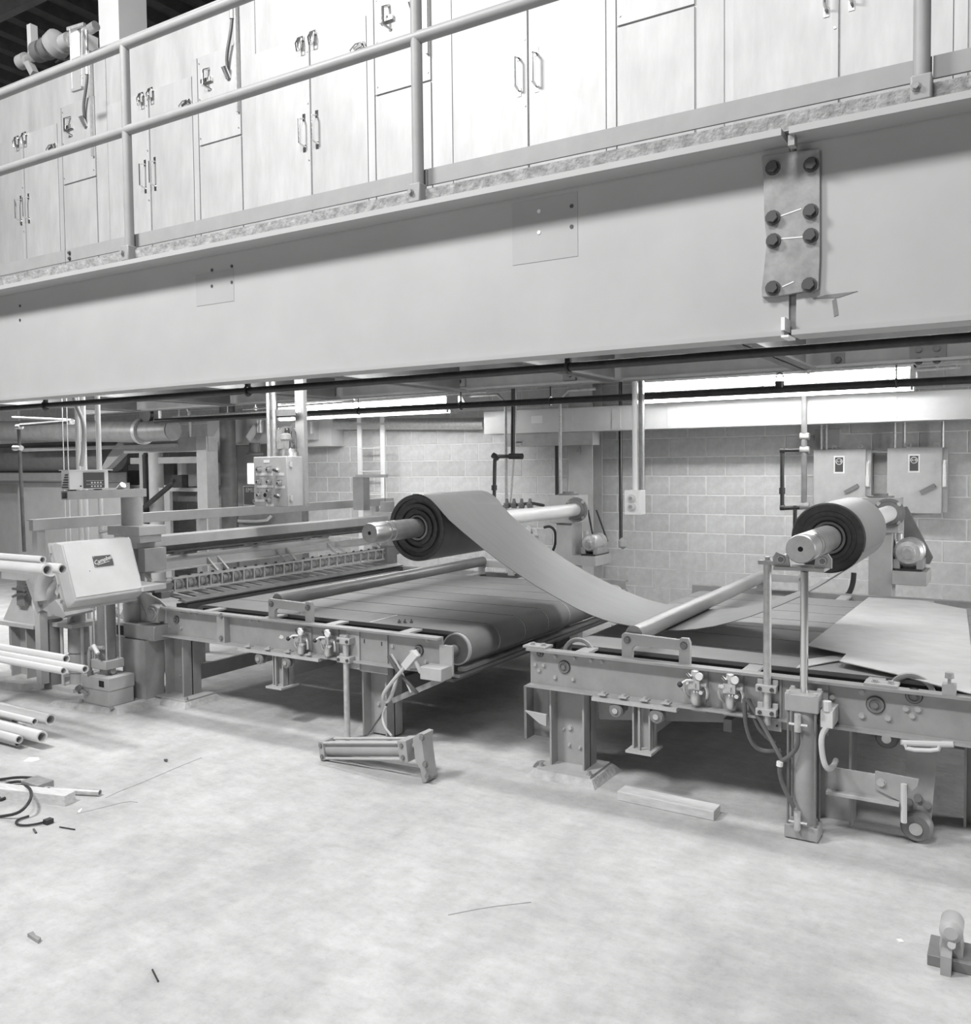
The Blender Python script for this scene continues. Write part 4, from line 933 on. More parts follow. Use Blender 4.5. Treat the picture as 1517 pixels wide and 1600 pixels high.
# second stand farther left with tapered pedestal
s2 = thing('pedestal_stand', 'grey I-section stand with tapered pedestal at the far left', 'stand', (-6.4, 4.0, 0))
def sx(px, py, y=3.85): return at(px, py, Y=y)
pz = MB(); pz.add([(-6.95, 3.50, 0), (-6.15, 3.64, 0), (-5.95, 4.3, 0), (-6.95, 4.3, 0), (-6.93, 3.53, .05), (-6.17, 3.67, .05), (-5.98, 4.28, .05), (-6.93, 4.28, .05)], [(0,3,2,1),(4,5,6,7),(0,1,5,4),(1,2,6,5),(2,3,7,6),(3,0,4,7)]); pz.build('grout_pad', M['grout'], s2)
MB().box(-6.50, -6.29, 3.85, 3.862, .05, .43).box(-6.50, -6.488, 3.78, 4.0, .05, .43).box(-6.302, -6.29, 3.78, 4.0, .05, .43).build('leg', M['paint'], s2)
MB().box(-6.72, -6.55, 3.9, 3.912, .05, .43).box(-6.562, -6.55, 3.85, 4.05, .05, .43).build('leg', M['paint'], s2)
MB().box(-6.75, -6.17, 3.76, 4.15, .43, .462).build('top_plate', M['paint_l'], s2, bev=.003)
fr = MB(); a0, a1, b0, b1 = -6.62, -6.22, 3.8, 4.1
fr.add([(a0, b0, .462), (a1, b0, .462), (a1, b1, .462), (a0, b1, .462), (-6.56, 3.88, .70), (-6.36, 3.88, .70), (-6.36, 4.03, .70), (-6.56, 4.03, .70)], [(0,3,2,1),(4,5,6,7),(0,1,5,4),(1,2,6,5),(2,3,7,6),(3,0,4,7)]).build('tapered_pedestal', M['paint_l'], s2)
MB().box(-6.56, -6.36, 3.88, 4.03, .70, .77).build('pedestal_head', M['paint'], s2)
MB().box(-6.66, -6.2, 3.82, 4.1, .77, .83).build('head_plate', M['cream'], s2, bev=.003)
MB().cyl(sx(38, 925), sx(44, 922), .05, n=14).build('gauge', M['paint_d'], s2); v_ = MB().box(sx(36, 930).x, sx(48, 930).x, 3.8, 3.87, sx(42, 945).z, sx(42, 915).z); v_.build('valve_manifold', M['paint_d'], s2)
for p0, p1, p2 in (((20, 920), (35, 921), (40, 925)), ((20, 932), (33, 927), (42, 930))): MB().tube([sx(*p0, 3.78), sx(*p1, 3.78), sx(*p2, 3.78)], .010, 8, 1).build('air_hose', M['hose'], s2)
MB().tube([sx(50, 910, 3.8), sx(58, 925, 3.75), sx(52, 935, 3.75), sx(53, 950, 3.75), sx(60, 958, 3.75)], .013, 8, 2).build('pale_hose', M['hose_l'], s2)
# elbow hood next to it
hd_ = thing('hood_casting', 'pale elbow hood with angular lower box beside the console', 'casting', at(86, 965, Y=3.8))
MB().tube([at(76, 893, Y=3.72), at(68, 908, Y=3.72), at(65, 925, Y=3.72), at(66, 938, Y=3.72)], .05, 14, 2).build('elbow', M['paint_l'], hd_)
MB().tube([at(86, 910, Y=3.78), at(80, 918, Y=3.75), at(76, 935, Y=3.75)], .03, 12, 2).build('inner_elbow', M['paint'], hd_)
bb_ = MB(); c0 = [at(px, py, Y=3.68) for px, py in ((66, 953), (86, 937), (103, 962), (98, 966))]; c1 = [p+V(-.06, .28, .0) for p in c0]
bb_.add(c0+c1, [(0,1,2,3),(7,6,5,4),(0,4,5,1),(1,5,6,2),(2,6,7,3),(3,7,4,0)]).build('lower_box', M['paint'], hd_)
MB().bar(at(50, 905, Y=3.75), at(68, 955, Y=3.75), .07, .05).build('hinge_arm', M['paint'], hd_)
MB().cyl(at(82, 965, Y=3.85), V(at(82, 965, Y=3.85).x, 3.85, 0), .07, n=20).build('pipe_leg', M['paint_d'], hd_)
# three-rod tank
tk = thing('tie_rod_tank', 'small upright tank between pale tie rods behind the floor pipes', 'tank', (-5.8, 3.95, .0))
tx, ty = at(124, 1030, Y=3.95).x, 3.95
for dx, dy in ((-.10, -.08), (-.02, -.12), (.10, -.04)): MB().cyl((tx+dx, ty+dy, .03), (tx+dx, ty+dy, .47), .012, n=10).build('tie_rod', M['paint_l'], tk)
MB().lathe((tx, ty, .03), (tx, ty, .46), [(0, .07), (.2, .07), (.2, .075), (.5, .075), (.5, .066), (.54, .066), (.54, .075), (.97, .072), (1, .05)], 22).build('tank_shell', M['paint'], tk)
MB().box(tx-.14, tx+.13, ty-.14, ty+.08, .46, .49).build('top_plate', M['paint_l'], tk); MB().box(tx-.15, tx+.14, ty-.15, ty+.1, 0, .03).build('base', M['paint_l'], tk)
MB().box(tx-.04, tx+.06, ty-.06, ty+.02, .49, .66).torus((tx-.03, ty-.09, .66), (0, 1, 0), .05, .014, 20, 8).build('regulator', M['paint_l'], tk)
MB().tube([(tx+.05, ty-.1, .50), (tx+.10, ty-.12, .56), (tx+.14, ty-.12, .62), (tx+.14, ty-.12, .72)], .016, 10, 2).build('fitting', M['steel'], tk)
MB().box(tx+.13, tx+.2, ty-.05, ty+.0, .60, .80).build('terminal_strip', M['print'], tk)
# tangle of parts under the stand
tg = MB(); random.seed(3)
for i in range(16):
    p = V(random.uniform(-6.55, -5.85), random.uniform(4.62, 4.9), .35+random.uniform(0, .05)); tg.cyl(p, p+V(random.uniform(-.06, .06), random.uniform(-.03, .03), random.uniform(-.01, .05)), random.uniform(.012, .03), n=8)
tg.box(-6.7, -5.75, 4.55, 4.98, .0, .34)
tg.build('parts_bin', M['paint'], label='low bin heaped with small fittings behind the left stand', cat='bin')

# ------------------------------------------------------------------ loose pipes stacked at the far left, on a rack just outside the picture
rk = thing('pipe_rack', 'steel pipe rack standing at the far left edge', 'rack', (-6.0, 2.98, 0))
MB().box(-5.95, -5.89, 3.12, 3.18, 0, 1.15).box(-6.8, -6.74, 3.12, 3.18, 0, 1.15).build('rack_post', M['paint'], rk)
for z in (.485, 1.00):
    for x in (-5.92, -6.77): MB().bar((x, 3.15, z-.02), (x, 2.78, z-.02), .04, .04).build('rack_arm', M['paint'], rk)
def loose_pipe(px, py, y, r, desc, z=None, L=2.2, slope=0.0):
    p = at(px, py, Y=y); z = p.z if z is None else z
    e = V(p.x-L, y+slope, z)
    MB().pipe((p.x, y, z), e, r, r*.72, 20).build('pipe', M['cream'], label=desc, cat='pipe', group='loose pipes stacked at the left')
loose_pipe(98, 887, 3.04, .030, 'pale pipe on the upper rack, its open end reaching farthest right over the console', 1.031)
loose_pipe(74, 890, 2.96, .033, 'pale pipe on the upper rack, end nearest the camera', 1.034)
loose_pipe(67, 880, 3.0, .021, 'thin pale pipe lying on top of the other two on the upper rack', 1.082)
loose_pipe(133, 1038, 2.95, .021, 'thin pale pipe on the middle rack, its end reaching farthest right', .507)
loose_pipe(103, 1020, 3.05, .024, 'pale pipe on the middle rack, the topmost of the three', .510)
loose_pipe(99, 1034, 2.87, .020, 'thin pale pipe on the middle rack, the lowest and shortest', .506)
fp = [(80, 1149, 3.06, .034, .128, 'wide pale pipe of the floor bundle, upper right end'), (66, 1162, 2.93, .034, .078, 'wide pale pipe of the floor bundle, front end'), (55, 1146, 2.995, .020, .125, 'narrow pale pipe on top of the floor bundle'), (38, 1165, 2.995, .022, .066, 'narrow pale pipe in the middle of the floor bundle'),
      (30, 1152, 2.87, .024, .060, 'pale pipe at the near side of the floor bundle'), (28, 1172, 2.90, .019, .019, 'narrow pale pipe lying lowest in the floor bundle'), (24, 1160, 3.06, .028, .066, 'pale pipe in the floor bundle beneath the upper wide one'), (20, 1180, 2.98, .022, .022, 'pale pipe resting on the floor under the middle of the bundle'), (20, 1170, 3.07, .019, .019, 'narrow pale pipe on the floor at the far side of the bundle')]
for px, py, y, r, z, d_ in fp: loose_pipe(px, py, y, r, d_, z, 2.0)

# ------------------------------------------------------------------ litter on the floor at the left
def fl(px, py, z=0.0): return at(px, py, Z=z)
MB().bar(fl(20, 1262)+V(-.3, .03, .025), fl(110, 1256)+V(0, 0, .025), .07, .05).build('plank', M['wood'], label='pale squared plank on the floor among cables', cat='wood')
MB().pipe(fl(142, 1249)+V(0, .05, .016), fl(60, 1252)+V(-.1, .075, .016), .016, .012, 14).build('pipe', M['galv'], label='short thin grey pipe lying beside the floor plank', cat='pipe')
MB().box(fl(40, 1243).x-.09, fl(40, 1243).x+.05, fl(40, 1243).y+.03, fl(40, 1243).y+.12, 0, .05).build('brick_offcut', M['plate'], label='grey brick offcut behind the floor plank', cat='brick', bev=.004)
def cable(pts, name, label, r=.007, m='wire', z=.008):
    MB().tube([fl(px, py, zz if zz else z) for px, py, zz in pts], r, 8, 2).build(name, M[m], label=label, cat='cable')
cable([(0, 1218, 0), (30, 1214, .03), (60, 1216, .03), (69, 1220, .02), (60, 1228, 0), (30, 1236, 0), (0, 1246, 0)], 'cable', 'black cable looped uppermost in the coil on the floor')
cable([(0, 1228, .04), (25, 1220, .04), (45, 1224, .03), (52, 1230, .02), (20, 1242, 0), (0, 1250, 0)], 'cable', 'black cable forming the inner turn of the floor coil')
cable([(0, 1276, 0), (30, 1271, .03), (46, 1254, .07), (50, 1240, .07), (44, 1228, .05), (20, 1226, .03), (0, 1232, .02)], 'cable', 'black cable arching over the floor plank')
cable([(45, 1275, 0), (26, 1281, 0), (24, 1288, 0), (40, 1290, 0), (60, 1287, 0), (70, 1284, 0)], 'cable', 'thin dark cable curling in front of the plank', .005)
MB().bar(fl(70, 1285, .012), fl(81, 1281, .012), .03, .02).build('cable_plug', M['wire'], label='dark plug at the end of the thin cable', cat='plug')
MB().tube([fl(76, 1232, .04), fl(76, 1240, .0), fl(85, 1245, .01), fl(104, 1243, .01), fl(104, 1248, .01)], .008, 6, 1).build('strap', M['hose'], label='short dark strap lying behind the plank', cat='strap')
def scrap(pts, name, label, m, h=.003):
    P_ = [fl(*p) for p in pts]; n = len(P_)
    MB().add(P_+[p+V(0, 0, h) for p in P_], [tuple(range(n)), tuple(range(n, 2*n))[::-1]]+[(i, (i+1) % n, (i+1) % n+n, i+n) for i in range(n)]).build(name, M[m], label=label, cat='scrap')
scrap([(36, 1190), (46, 1184), (60, 1184), (62, 1188), (50, 1191)], 'paper_scrap', 'white oval paper scrap on the floor below the pipe bundle', 'white')
scrap([(121, 1268), (127, 1264), (129, 1265), (124, 1271)], 'paper_scrap', 'tiny white scrap beside the thin floor pipe', 'white')
scrap([(43, 1464), (52, 1460), (56, 1466), (64, 1470), (60, 1475), (52, 1470)], 'cloth_scrap', 'crumpled grey scrap on the floor at lower left', 'plate', .012)
scrap([(51, 1297), (54, 1296), (58, 1302), (55, 1303)], 'dark_scrap', 'small dark sliver on the floor before the cables', 'print', .006)
scrap([(256, 1188), (262, 1188), (261, 1191), (257, 1190)], 'dark_scrap', 'tiny dark crumb on the open floor left of the lying cylinder', 'print', .008)
scrap([(115, 1105), (122, 1103), (123, 1107), (117, 1109)], 'dark_scrap', 'dark crumb on the floor at the corner of the console pad', 'print', .015)
scrap([(1400, 1468), (1408, 1468), (1413, 1473), (1405, 1473)], 'paper_scrap', 'white paper flake on the floor at lower right', 'white')
MB().tube([fl(93, 1292, .004), fl(105, 1294, .004), fl(117, 1296, .004)], .003, 6).build('wire_offcut', M['wire'], label='thin dark wire offcut on the left floor', cat='wire')
MB().tube([fl(238, 1515, .004), fl(243, 1525, .004), fl(247, 1533, .004)], .003, 6).build('wire_offcut', M['wire'], label='thin wire offcut near the bottom edge', cat='wire')
# casting at the lower right corner
kc = thing('clamp_casting', 'grey clamp casting with bolt and jaw at the lower right corner', 'casting', (-.13, 3.15, 0))
def kx(px, py): return at(px, py, Y=3.1)
MB().lathe(kx(1487, 1448)+V(0, -.05, 0), kx(1487, 1448)+V(0, .07, 0), [(0, .02), (.1, .034), (.8, .034), (1, .02)], 18).build('hub', M['paint_l'], kc)
MB().prism([(kx(1468, 1470).x, kx(1468, 1470).z), (kx(1476, 1452).x, kx(1476, 1452).z), (kx(1500, 1450).x, kx(1500, 1450).z), (kx(1505, 1500).x, kx(1505, 1500).z), (kx(1486, 1514).x, kx(1486, 1514).z), (kx(1470, 1500).x, kx(1470, 1500).z)], 'y', 3.08, 3.18).build('jaw', M['paint'], kc, bev=.004)
MB().cyl(kx(1488, 1467)+V(0, -.045, 0), kx(1488, 1467)+V(0, .02, 0), .012, n=10).build('bolt', M['cream'], kc)
MB().box(kx(1479, 1490).x, kx(1489, 1490).x, 3.072, 3.082, kx(1484, 1500).z, kx(1484, 1489).z).build('window', M['galv'], kc)
MB().box(-.24, .02, 3.06, 3.2, 0, .035).build('base', M['paint_d'], kc, bev=.003); MB().box(-.20, -.17, 3.02, 3.2, .0, .06).build('foot', M['paint'], kc)
# scrap of wire beyond the left table end
sw = MB(); random.seed(11)
for i in range(26):
    p = V(-2.3+random.uniform(-.18, .18), 6.0+random.uniform(-.25, .25), random.uniform(0.01, .5)); 
    sw.tube([p, p+V(random.uniform(-.1, .1), random.uniform(-.1, .1), random.uniform(-.05, .08)), p+V(random.uniform(-.2, .2), random.uniform(-.1, .1), random.uniform(-.12, .12))], .006, 5, 1)
o = sw.build('wire_tangle', M['galv'], label='tangle of bright wire offcuts between the two tables', cat='wire'); o['kind'] = 'stuff'
# ------------------------------------------------------------------ overhead: pipes, lamps, panels
def run(pts, r, m, name, label, cat='pipe', n=12, group=None, sm=0):
    return MB().tube(pts, r, n, sm).build(name, M[m], label=label, cat=cat, group=group)
sprk = thing('sprinkler_pipe', 'dark pipe hung just behind the mezzanine girder', 'pipe', (-3, 3.5, 2.04))
MB().cyl((-8.5, 3.5, 2.022), (2.5, 3.5, 2.022), .0185, n=16).build('pipe_run', M['black'], sprk)
for px in (387, 70, 888):
    x = at(px, 590, Y=3.5).x
    MB().torus((x, 3.5, 2.022), (1, 0, 0), .026, .007, 18, 6).box(x-.012, x+.012, 3.49, 3.51, 2.045, 2.58).build('pipe_hanger', M['black'], sprk)
sp2 = thing('sprinkler_pipe', 'dark sprinkler pipe with an upright head in front of the fluorescent lamps', 'pipe', (-3, 6.8, 2.13))
MB().cyl((-8.6, 6.8, 2.148), (2.5, 6.8, 2.132), .028, n=16).build('pipe_run', M['black'], sp2)
x = at(1218, 597, Y=6.8).x
MB().cyl((x, 6.8, 2.15), (x, 6.8, 2.20), .035, n=12).torus((x, 6.8, 2.235), (0, 1, 0), .025, .004, 18, 6).cyl((x, 6.8, 2.262), (x, 6.8, 2.266), .03, n=12).build('sprinkler_head', M['black'], sp2)
for px in (560, 720, 860, 1400):
    x = at(px, 620, Y=6.8).x; MB().torus((x, 6.8, 2.142), (1, 0, 0), .034, .006, 16, 6).cyl((x, 6.8, 2.17), (x, 6.8, 2.6), .006, n=6).build('pipe_hanger', M['black'], sp2)
for i, (p0, p1, y, r, m, d_) in enumerate((((380, 631), (760, 604), 7.3, .012, 'galv', 'thin grey conduit high under the mezzanine, nearest the joists'), ((380, 640), (760, 612), 7.6, .012, 'galv', 'thin grey conduit just above the left fluorescent lamp'), ((270, 652), (450, 641), 7.7, .016, 'galv', 'grey conduit at the far left above the exit door'), ((1250, 582), (1495, 562), 7.6, .011, 'galv', 'thin pale conduit above the right fluorescent lamp'), ((1430, 578), (1500, 573), 8.1, .016, 'galv', 'pale conduit at the end of the right fluorescent lamp'), ((700, 600), (960, 585), 7.2, .012, 'galv', 'thin grey conduit between the two fluorescent lamps'))):
    a, c = at(*p0, Y=y), at(*p1, Y=y); t = thing('conduit', d_, 'conduit', (a+c)/2)
    MB().tube([a, c], r, 8).build('conduit_run', M[m], t)
    for f in (.06, .5, .94):
        q = a.lerp(c, f); MB().box(q.x-.012, q.x+.012, y-.012, y+.012, q.z-.018, q.z+.018).box(q.x-.004, q.x+.004, y-.004, y+.004, q.z+.018, 2.59).build('conduit_hanger', M[m], t)
run([at(150, 628, Y=7.47), at(280, 634, Y=7.47), at(293, 638, Y=7.47), at(296, 645, Y=7.47), V(at(296, 672, Y=7.47).x, 7.47, 1.981)], .02, 'galv', 'conduit', 'bent grey conduit dropping beside the silver duct', 'conduit', 10, sm=1)
for px, y, d_ in ((780, 8.3, 'bent grey conduit dropping left of the wireway label'), (865, 8.3, 'bent pale conduit dropping right of the wireway label')):
    q = at(px+10, 640, Y=y)
    run([V(q.x-.5 if px < 800 else q.x+.4, y, 2.36), V(q.x-.1 if px < 800 else q.x+.1, y, 2.36), V(q.x, y, 2.27), V(q.x, y, 0)], .016, 'galv', 'conduit', d_, 'conduit', 10)
run([at(807, 590, Y=8.35), at(803, 715, Y=8.35), at(797, 790, Y=8.35)], .012, 'galv', 'conduit', 'thin conduit behind the dark gas drop', 'conduit', 8)
# dark drops with valves
d1 = thing('gas_drop', 'dark iron pipe drop with tee and elbow behind the left roll', 'pipe', at(790, 790, Y=8.2))
q = lambda px, py: at(px, py, Y=8.2)
MB().tube([q(802, 575), q(801, 713)], .022, 12).tube([q(801, 713), q(774, 713), q(773, 719), q(772, 790)], .020, 12).build('pipe_run', M['black'], d1)
for p0, p1 in (((796, 713), (816, 713)), ((772, 758), (772, 766)), ((770, 711), (778, 716))): MB().cyl(q(*p0), q(*p1), .032, n=12).build('fitting', M['black'], d1)
MB().cyl(q(808, 693), q(816, 693), .022, n=12).torus(q(814, 692), (0, 1, 0), .03, .008, 16, 6).build('valve_wheel', M['steel'], d1)
MB().tube([q(772, 790), q(785, 792), q(830, 786), q(850, 790)], .016, 10).build('branch', M['black'], d1)
for px in (792, 803, 815, 828): MB().lathe(q(px, 794), q(px, 779), [(0, .03), (.5, .04), (.6, .02), (1, .015)], 10).build('valve', M['paint_d'], d1)
for px, py in ((826, 830), (836, 835), (830, 845)): MB().lathe(q(px, py+8), q(px, py-8), [(0, .03), (.4, .045), (.6, .03), (1, .02)], 10).build('valve', M['galv'], d1)
d2 = thing('gas_drop', 'tall thin pipe drop with dark side loop left of the electrical disconnects', 'pipe', at(1255, 800, Y=8.46))
q = lambda px, py: at(px, py, Y=8.46)
MB().tube([q(1257, 520), q(1256, 790)], .026, 14).build('riser', M['paint_d'], d2)
MB().tube([q(1256, 703), q(1226, 703), q(1222, 707), q(1222, 790), q(1226, 794), q(1254, 793)], .019, 12).build('side_loop', M['black'], d2)
for p0, p1 in (((1222, 762), (1222, 772)), ((1219, 704), (1226, 704)), ((1219, 793), (1226, 793)), ((1242, 790), (1242, 840))): MB().cyl(q(*p0), q(*p1), .028 if p1[1] < 800 else .018, n=12).build('fitting', M['black'], d2)
for py in (682, 703, 790): MB().cyl(q(1250, py), q(1264, py), .035, n=12).torus(q(1262, py), (1, .4, 0), .03, .006, 14, 6).build('valve', M['plate'], d2)
run([V(at(871, 720, Y=8.7).x, 8.7, 1.80), V(at(871, 720, Y=8.7).x, 8.7, 1.0)], .03, 'black', 'standpipe', 'dark standpipe hanging under the wireway beside the column', 'pipe')
e_ = thing('drop_light', 'thin dark conduit ending in a round fitting right of the column', 'conduit', at(974, 852, Y=8.9))
MB().cyl(V(at(970, 760, Y=8.95).x, 8.95, 2.584), at(970, 845, Y=8.95), .02, n=10).build('conduit', M['black'], e_); MB().lathe(at(973, 858, Y=8.95), at(973, 840, Y=8.95), [(0, .01), (.25, .05), (.7, .05), (1, .02)], 14).build('bulb_fitting', M['paint'], e_)

# fluorescent fixtures
def fixture(x0, x1, zl, label):
    t = thing('fluorescent_lamp', label, 'lamp', ((x0+x1)/2, 8.0, zl), 'fluorescent lamps under the mezzanine')
    MB().prism([(7.93, zl+.19), (7.93, zl+.21), (8.20, zl+.21), (8.34, zl+.07), (8.32, zl+.06), (8.18, zl+.19)], 'x', x0, x1).build('reflector', M['galv'], t)
    MB().cyl((x0+.05, 8.0, zl+.14), (x1-.05, 8.0, zl+.14), .03, n=14).build('tube', M['lamp'], t)
    MB().cyl((x0+.02, 7.93, zl+.012), (x1-.0, 7.93, zl+.012), .016, n=14).build('tube', M['lamp_dim'], t)
    MB().box(x0, x1, 7.95, 7.975, zl+.04, zl+.075).build('lower_reflector', M['galv'], t)
    for x in (x0, x1-.02): MB().box(x, x+.02, 7.9, 8.1, zl, zl+.21).build('end_plate', M['galv'], t)
    for f in (.08, .5, .92):
        x = x0+(x1-x0)*f
        MB().box(x-.008, x+.008, 7.985, 8.0, zl+.21, 2.6).build('hanger', M['galv'], t)
        MB().box(x-.012, x+.012, 7.92, 7.97, zl+.03, zl+.10).build('socket', M['white'], t)
fixture(-7.75, -5.26, 2.165, 'long fluorescent lamp under the mezzanine on the left, above the ladder')
fixture(-3.15, -.76, 2.165, 'long fluorescent lamp under the mezzanine on the right, before the wireway')

# wireway
ww = thing('wireway', 'long pale sheet-metal wireway box with cover plates along the back', 'wireway', (-2.8, 8.7, 1.94))
MB().box(-5.235, 1.6, 8.6, 8.82, 1.945, 2.20).build('trough', M['cream'], ww, bev=.003)
for px in (888, 963, 1050, 1152, 1272, 1392):
    x = at(px, 650, Y=8.6).x; MB().box(x-.05, x+.05, 8.594, 8.6, 1.965, 2.17).build('cover_clip', M['cream'], ww, bev=.002)
MB().box(-4.95, -3.9, 8.62, 8.8, 1.80, 1.945).build('lower_box', M['paint'], ww)
a, c = at(830, 650, Y=8.6), at(847, 661, Y=8.6); MB().box(a.x, c.x, 8.5965, 8.6, c.z, a.z).build('sticker', M['white'], ww)
a, c = at(1316, 632, Y=8.6), at(1340, 643, Y=8.6); MB().box(a.x, c.x, 8.5965, 8.6, c.z, a.z).build('sticker', M['white'], ww)
MB().cyl(at(508, 663, Y=9.1), at(758, 662, Y=9.1), .072, n=18).build('insulated_pipe', M['galv'], label='wrapped silver pipe along the wall left of the wireway', cat='pipe')
bx = thing('wall_box', 'pale electrical box above the block wall at the end of the wrapped pipe', 'electrical box', at(500, 690, Y=9.15))
a, c = at(440, 662, Y=9.0), at(518, 697, Y=9.0); MB().box(a.x, c.x, 9.0, 9.24, c.z, a.z+.05).build('case', M['cream'], bx, bev=.004)
a, c = at(470, 660, Y=8.9), at(490, 687, Y=8.9); bo = MB().box(a.x, c.x, 8.9, 9.0, c.z, a.z+.05).build('inner_box', M['paint_l'], bx, bev=.003); MB().box(c.x-.04, c.x-.02, 8.88, 8.9, c.z+.08, a.z).build('lever', M['white'], bo)

# steel column behind the left drive, chalk figure
colm = thing('steel_column', 'grey wide-flange steel column behind the left drive stand', 'column', (-4.15, 8.95, 0))
MB().box(-4.30, -4.02, 8.87, 8.89, 0, 2.58).box(-4.30, -4.02, 9.13, 9.15, 0, 2.58).box(-4.17, -4.15, 8.89, 9.13, 0, 2.58).build('shaft', M['paint_l'], colm)
text('4', 'chalk_mark', M['paint'], colm, at(905, 704, Y=8.868), (1, 0, 0), (0, 0, 1), .16, .0008)
# ladder
ld = thing('wall_ladder', 'pale steel ladder fixed upright to the block wall', 'ladder', at(583, 900, Y=9.05))
lx = [at(px, 700, Y=9.05).x for px in (563, 599)]
for x in lx: MB().box(x-.035, x+.035, 9.03, 9.05, .1, 2.5).build('rail', M['white'], ld)
for i in range(8): MB().cyl((lx[0], 9.04, .32+i*.302), (lx[1], 9.04, .32+i*.302), .011, n=10).build('rung', M['cream'], ld)

# disconnect switches
def disconnect(l, r, r2, t, b_, label, plate, hd_):
    a, c = at(l, t, Y=9.05), at(r, b_, Y=9.05); e = at(r2, t, Y=9.05)
    o = thing('disconnect_switch', label, 'electrical box', ((a.x+c.x)/2, 9.15, c.z), 'disconnect switches on the block wall')
    MB().box(a.x, e.x, 9.07, 9.24, c.z+.01, a.z-.005).build('case', M['paint'], o, bev=.004)
    d = MB().box(a.x, c.x, 9.05, 9.068, c.z, a.z).build('cover', M['paint_l'], o, bev=.004)
    p = at(*plate, Y=9.05); pw = .095
    n = MB().box(p.x-pw*.52, p.x+pw*.52, 9.046, 9.05, p.z-.085, p.z+.085).build('plate_border', M['white'], d)
    MB().box(p.x-pw*.38, p.x+pw*.38, 9.044, 9.0465, p.z-.07, p.z+.07).build('nameplate', M['print'], n)
    MB().torus((p.x, 9.0435, p.z+.03), (0, 1, 0), .028, .003, 20, 6).build('logo_ring', M['white'], n)
    text('A·B', 'logo_letters', M['white'], n, (p.x, 9.0435, p.z+.03), (1, 0, 0), (0, 0, 1), .03, .0006)
    p = at(*hd_, Y=9.04); MB().bar(p+V(-.06, 0, -.035), p+V(.06, 0, .035), .02, .035).build('cover_latch', M['paint_d'], d)
    lx_ = (c.x+e.x)/2
    MB().box(lx_-.02, lx_+.02, 9.05, 9.07, 1.35, 1.60).build('switch_plate', M['galv'], o)
    MB().tube([(lx_, 9.05, 1.59), (lx_, 9.0, 1.56), (lx_, 8.99, 1.43)], .012, 8).box(lx_-.014, lx_+.014, 8.985, 9.01, 1.36, 1.46).build('throw_handle', M['white'], o)
    for f in (.35, .8): MB().torus((a.x+(e.x-a.x)*f, 9.1, a.z+.02), (0, 1, 0), .02, .007, 14, 6).build('mounting_ear', M['galv'], o)
    return o
disconnect(1271, 1352, 1361, 703, 800, 'grey disconnect switch box on the wall, partly behind the right roll', (1311, 726), (1330, 764))
disconnect(1386, 1471, 1481, 700, 803, 'grey disconnect switch box on the wall at the right edge', (1428, 724), (1449, 764))
a, c = at(1412, 795, Y=9.05), at(1446, 799, Y=9.05)
MB().box(at(1273, 685, Y=9.18).x, at(1312, 685, Y=9.18).x, 9.18, 9.25, at(1290, 700, Y=9.18).z, at(1290, 671, Y=9.18).z).build('junction_box', M['paint_l'], label='small blank box above the left disconnect switch', cat='electrical box', bev=.003)
for px, d_ in ((1283, 'left of the pair above the left disconnect'), (1291, 'right of the pair above the left disconnect'), (1398, 'left of the pair above the right disconnect'), (1413, 'right of the pair above the right disconnect'), (1473, 'at the right edge above the right disconnect')):
    x = at(px, 680, Y=9.13).x; run([V(x, 9.13, 1.72), V(x, 9.13, 1.79 if px < 1300 else 1.96)] if False else [V(x, 9.13, 1.715), V(x, 9.13, 2.0)], .014, 'galv', 'conduit', 'thin vertical wall conduit, '+d_, 'conduit', 8)
run([at(1358, 706, Y=9.1), at(1388, 706, Y=9.1)], .014, 'galv', 'conduit', 'short horizontal conduit joining the two disconnect switches', 'conduit', 8)

# hanging control panel
cpn = thing('control_panel', 'grey push-button control panel hung from struts over the left table end', 'control panel', (-4.99, 5.1, 1.29))
X0, X1, Y0_, Y1_, ZB, ZT = -5.172, -4.815, 5.0, 5.19, 1.293, 1.682
MB().box(X0, X1, Y0_, Y1_, ZB, ZT).build('case', M['paint_l'], cpn, bev=.006)
def cpp(px, py): return at(px, py, Y=Y0_)
for px, py in ((405, 734), (420.5, 734), (405, 753), (421, 753), (437, 755), (405.5, 773.5), (421, 767), (421, 782)):
    p = cpp(px, py); b_ = MB().box(p.x-.022, p.x+.026, Y0_-.003, Y0_, p.z-.024, p.z+.026).lathe((p.x, Y0_-.002, p.z), (p.x, Y0_-.03, p.z), [(0, .021), (.6, .021), (.6, .015), (1, .014)], 16).build('push_button', M['steel'], cpn)
    MB().cyl((p.x, Y0_-.031, p.z), (p.x, Y0_-.027, p.z), .009, n=14).build('button_cap', M['print'], b_)
p = cpp(414, 773.5); MB().cyl((p.x, Y0_-.002, p.z), (p.x, Y0_+.001, p.z), .016, n=18).build('empty_hole', M['dark'], cpn)
for px, py in ((434, 734.5), (436, 775)):
    p = cpp(px, py); b_ = MB().lathe((p.x, Y0_, p.z), (p.x, Y0_-.025, p.z), [(0, .018), (.7, .018), (1, .014)], 16).build('selector_switch', M['steel'], cpn); MB().bar((p.x-.02, Y0_-.03, p.z+.004), (p.x+.022, Y0_-.03, p.z-.010), .016, .016).build('selector_lever', M['print'], b_)
for x0, x1, py in ((400, 426, 741), (431, 444, 741), (401, 427, 760), (430, 445, 761), (399, 413, 782), (416, 428, 789), (412, 421, 721)):
    a, c = cpp(x0, py-2.2), cpp(x1, py+2.2); MB().box(a.x, c.x, Y0_-.0015, Y0_, c.z, a.z).build('legend_plate', M['white'], cpn)
for z in (1.62, 1.36): MB().box(X1, X1+.014, Y0_+.02, Y0_+.045, z-.02, z+.02).build('cover_clasp', M['galv'], cpn)
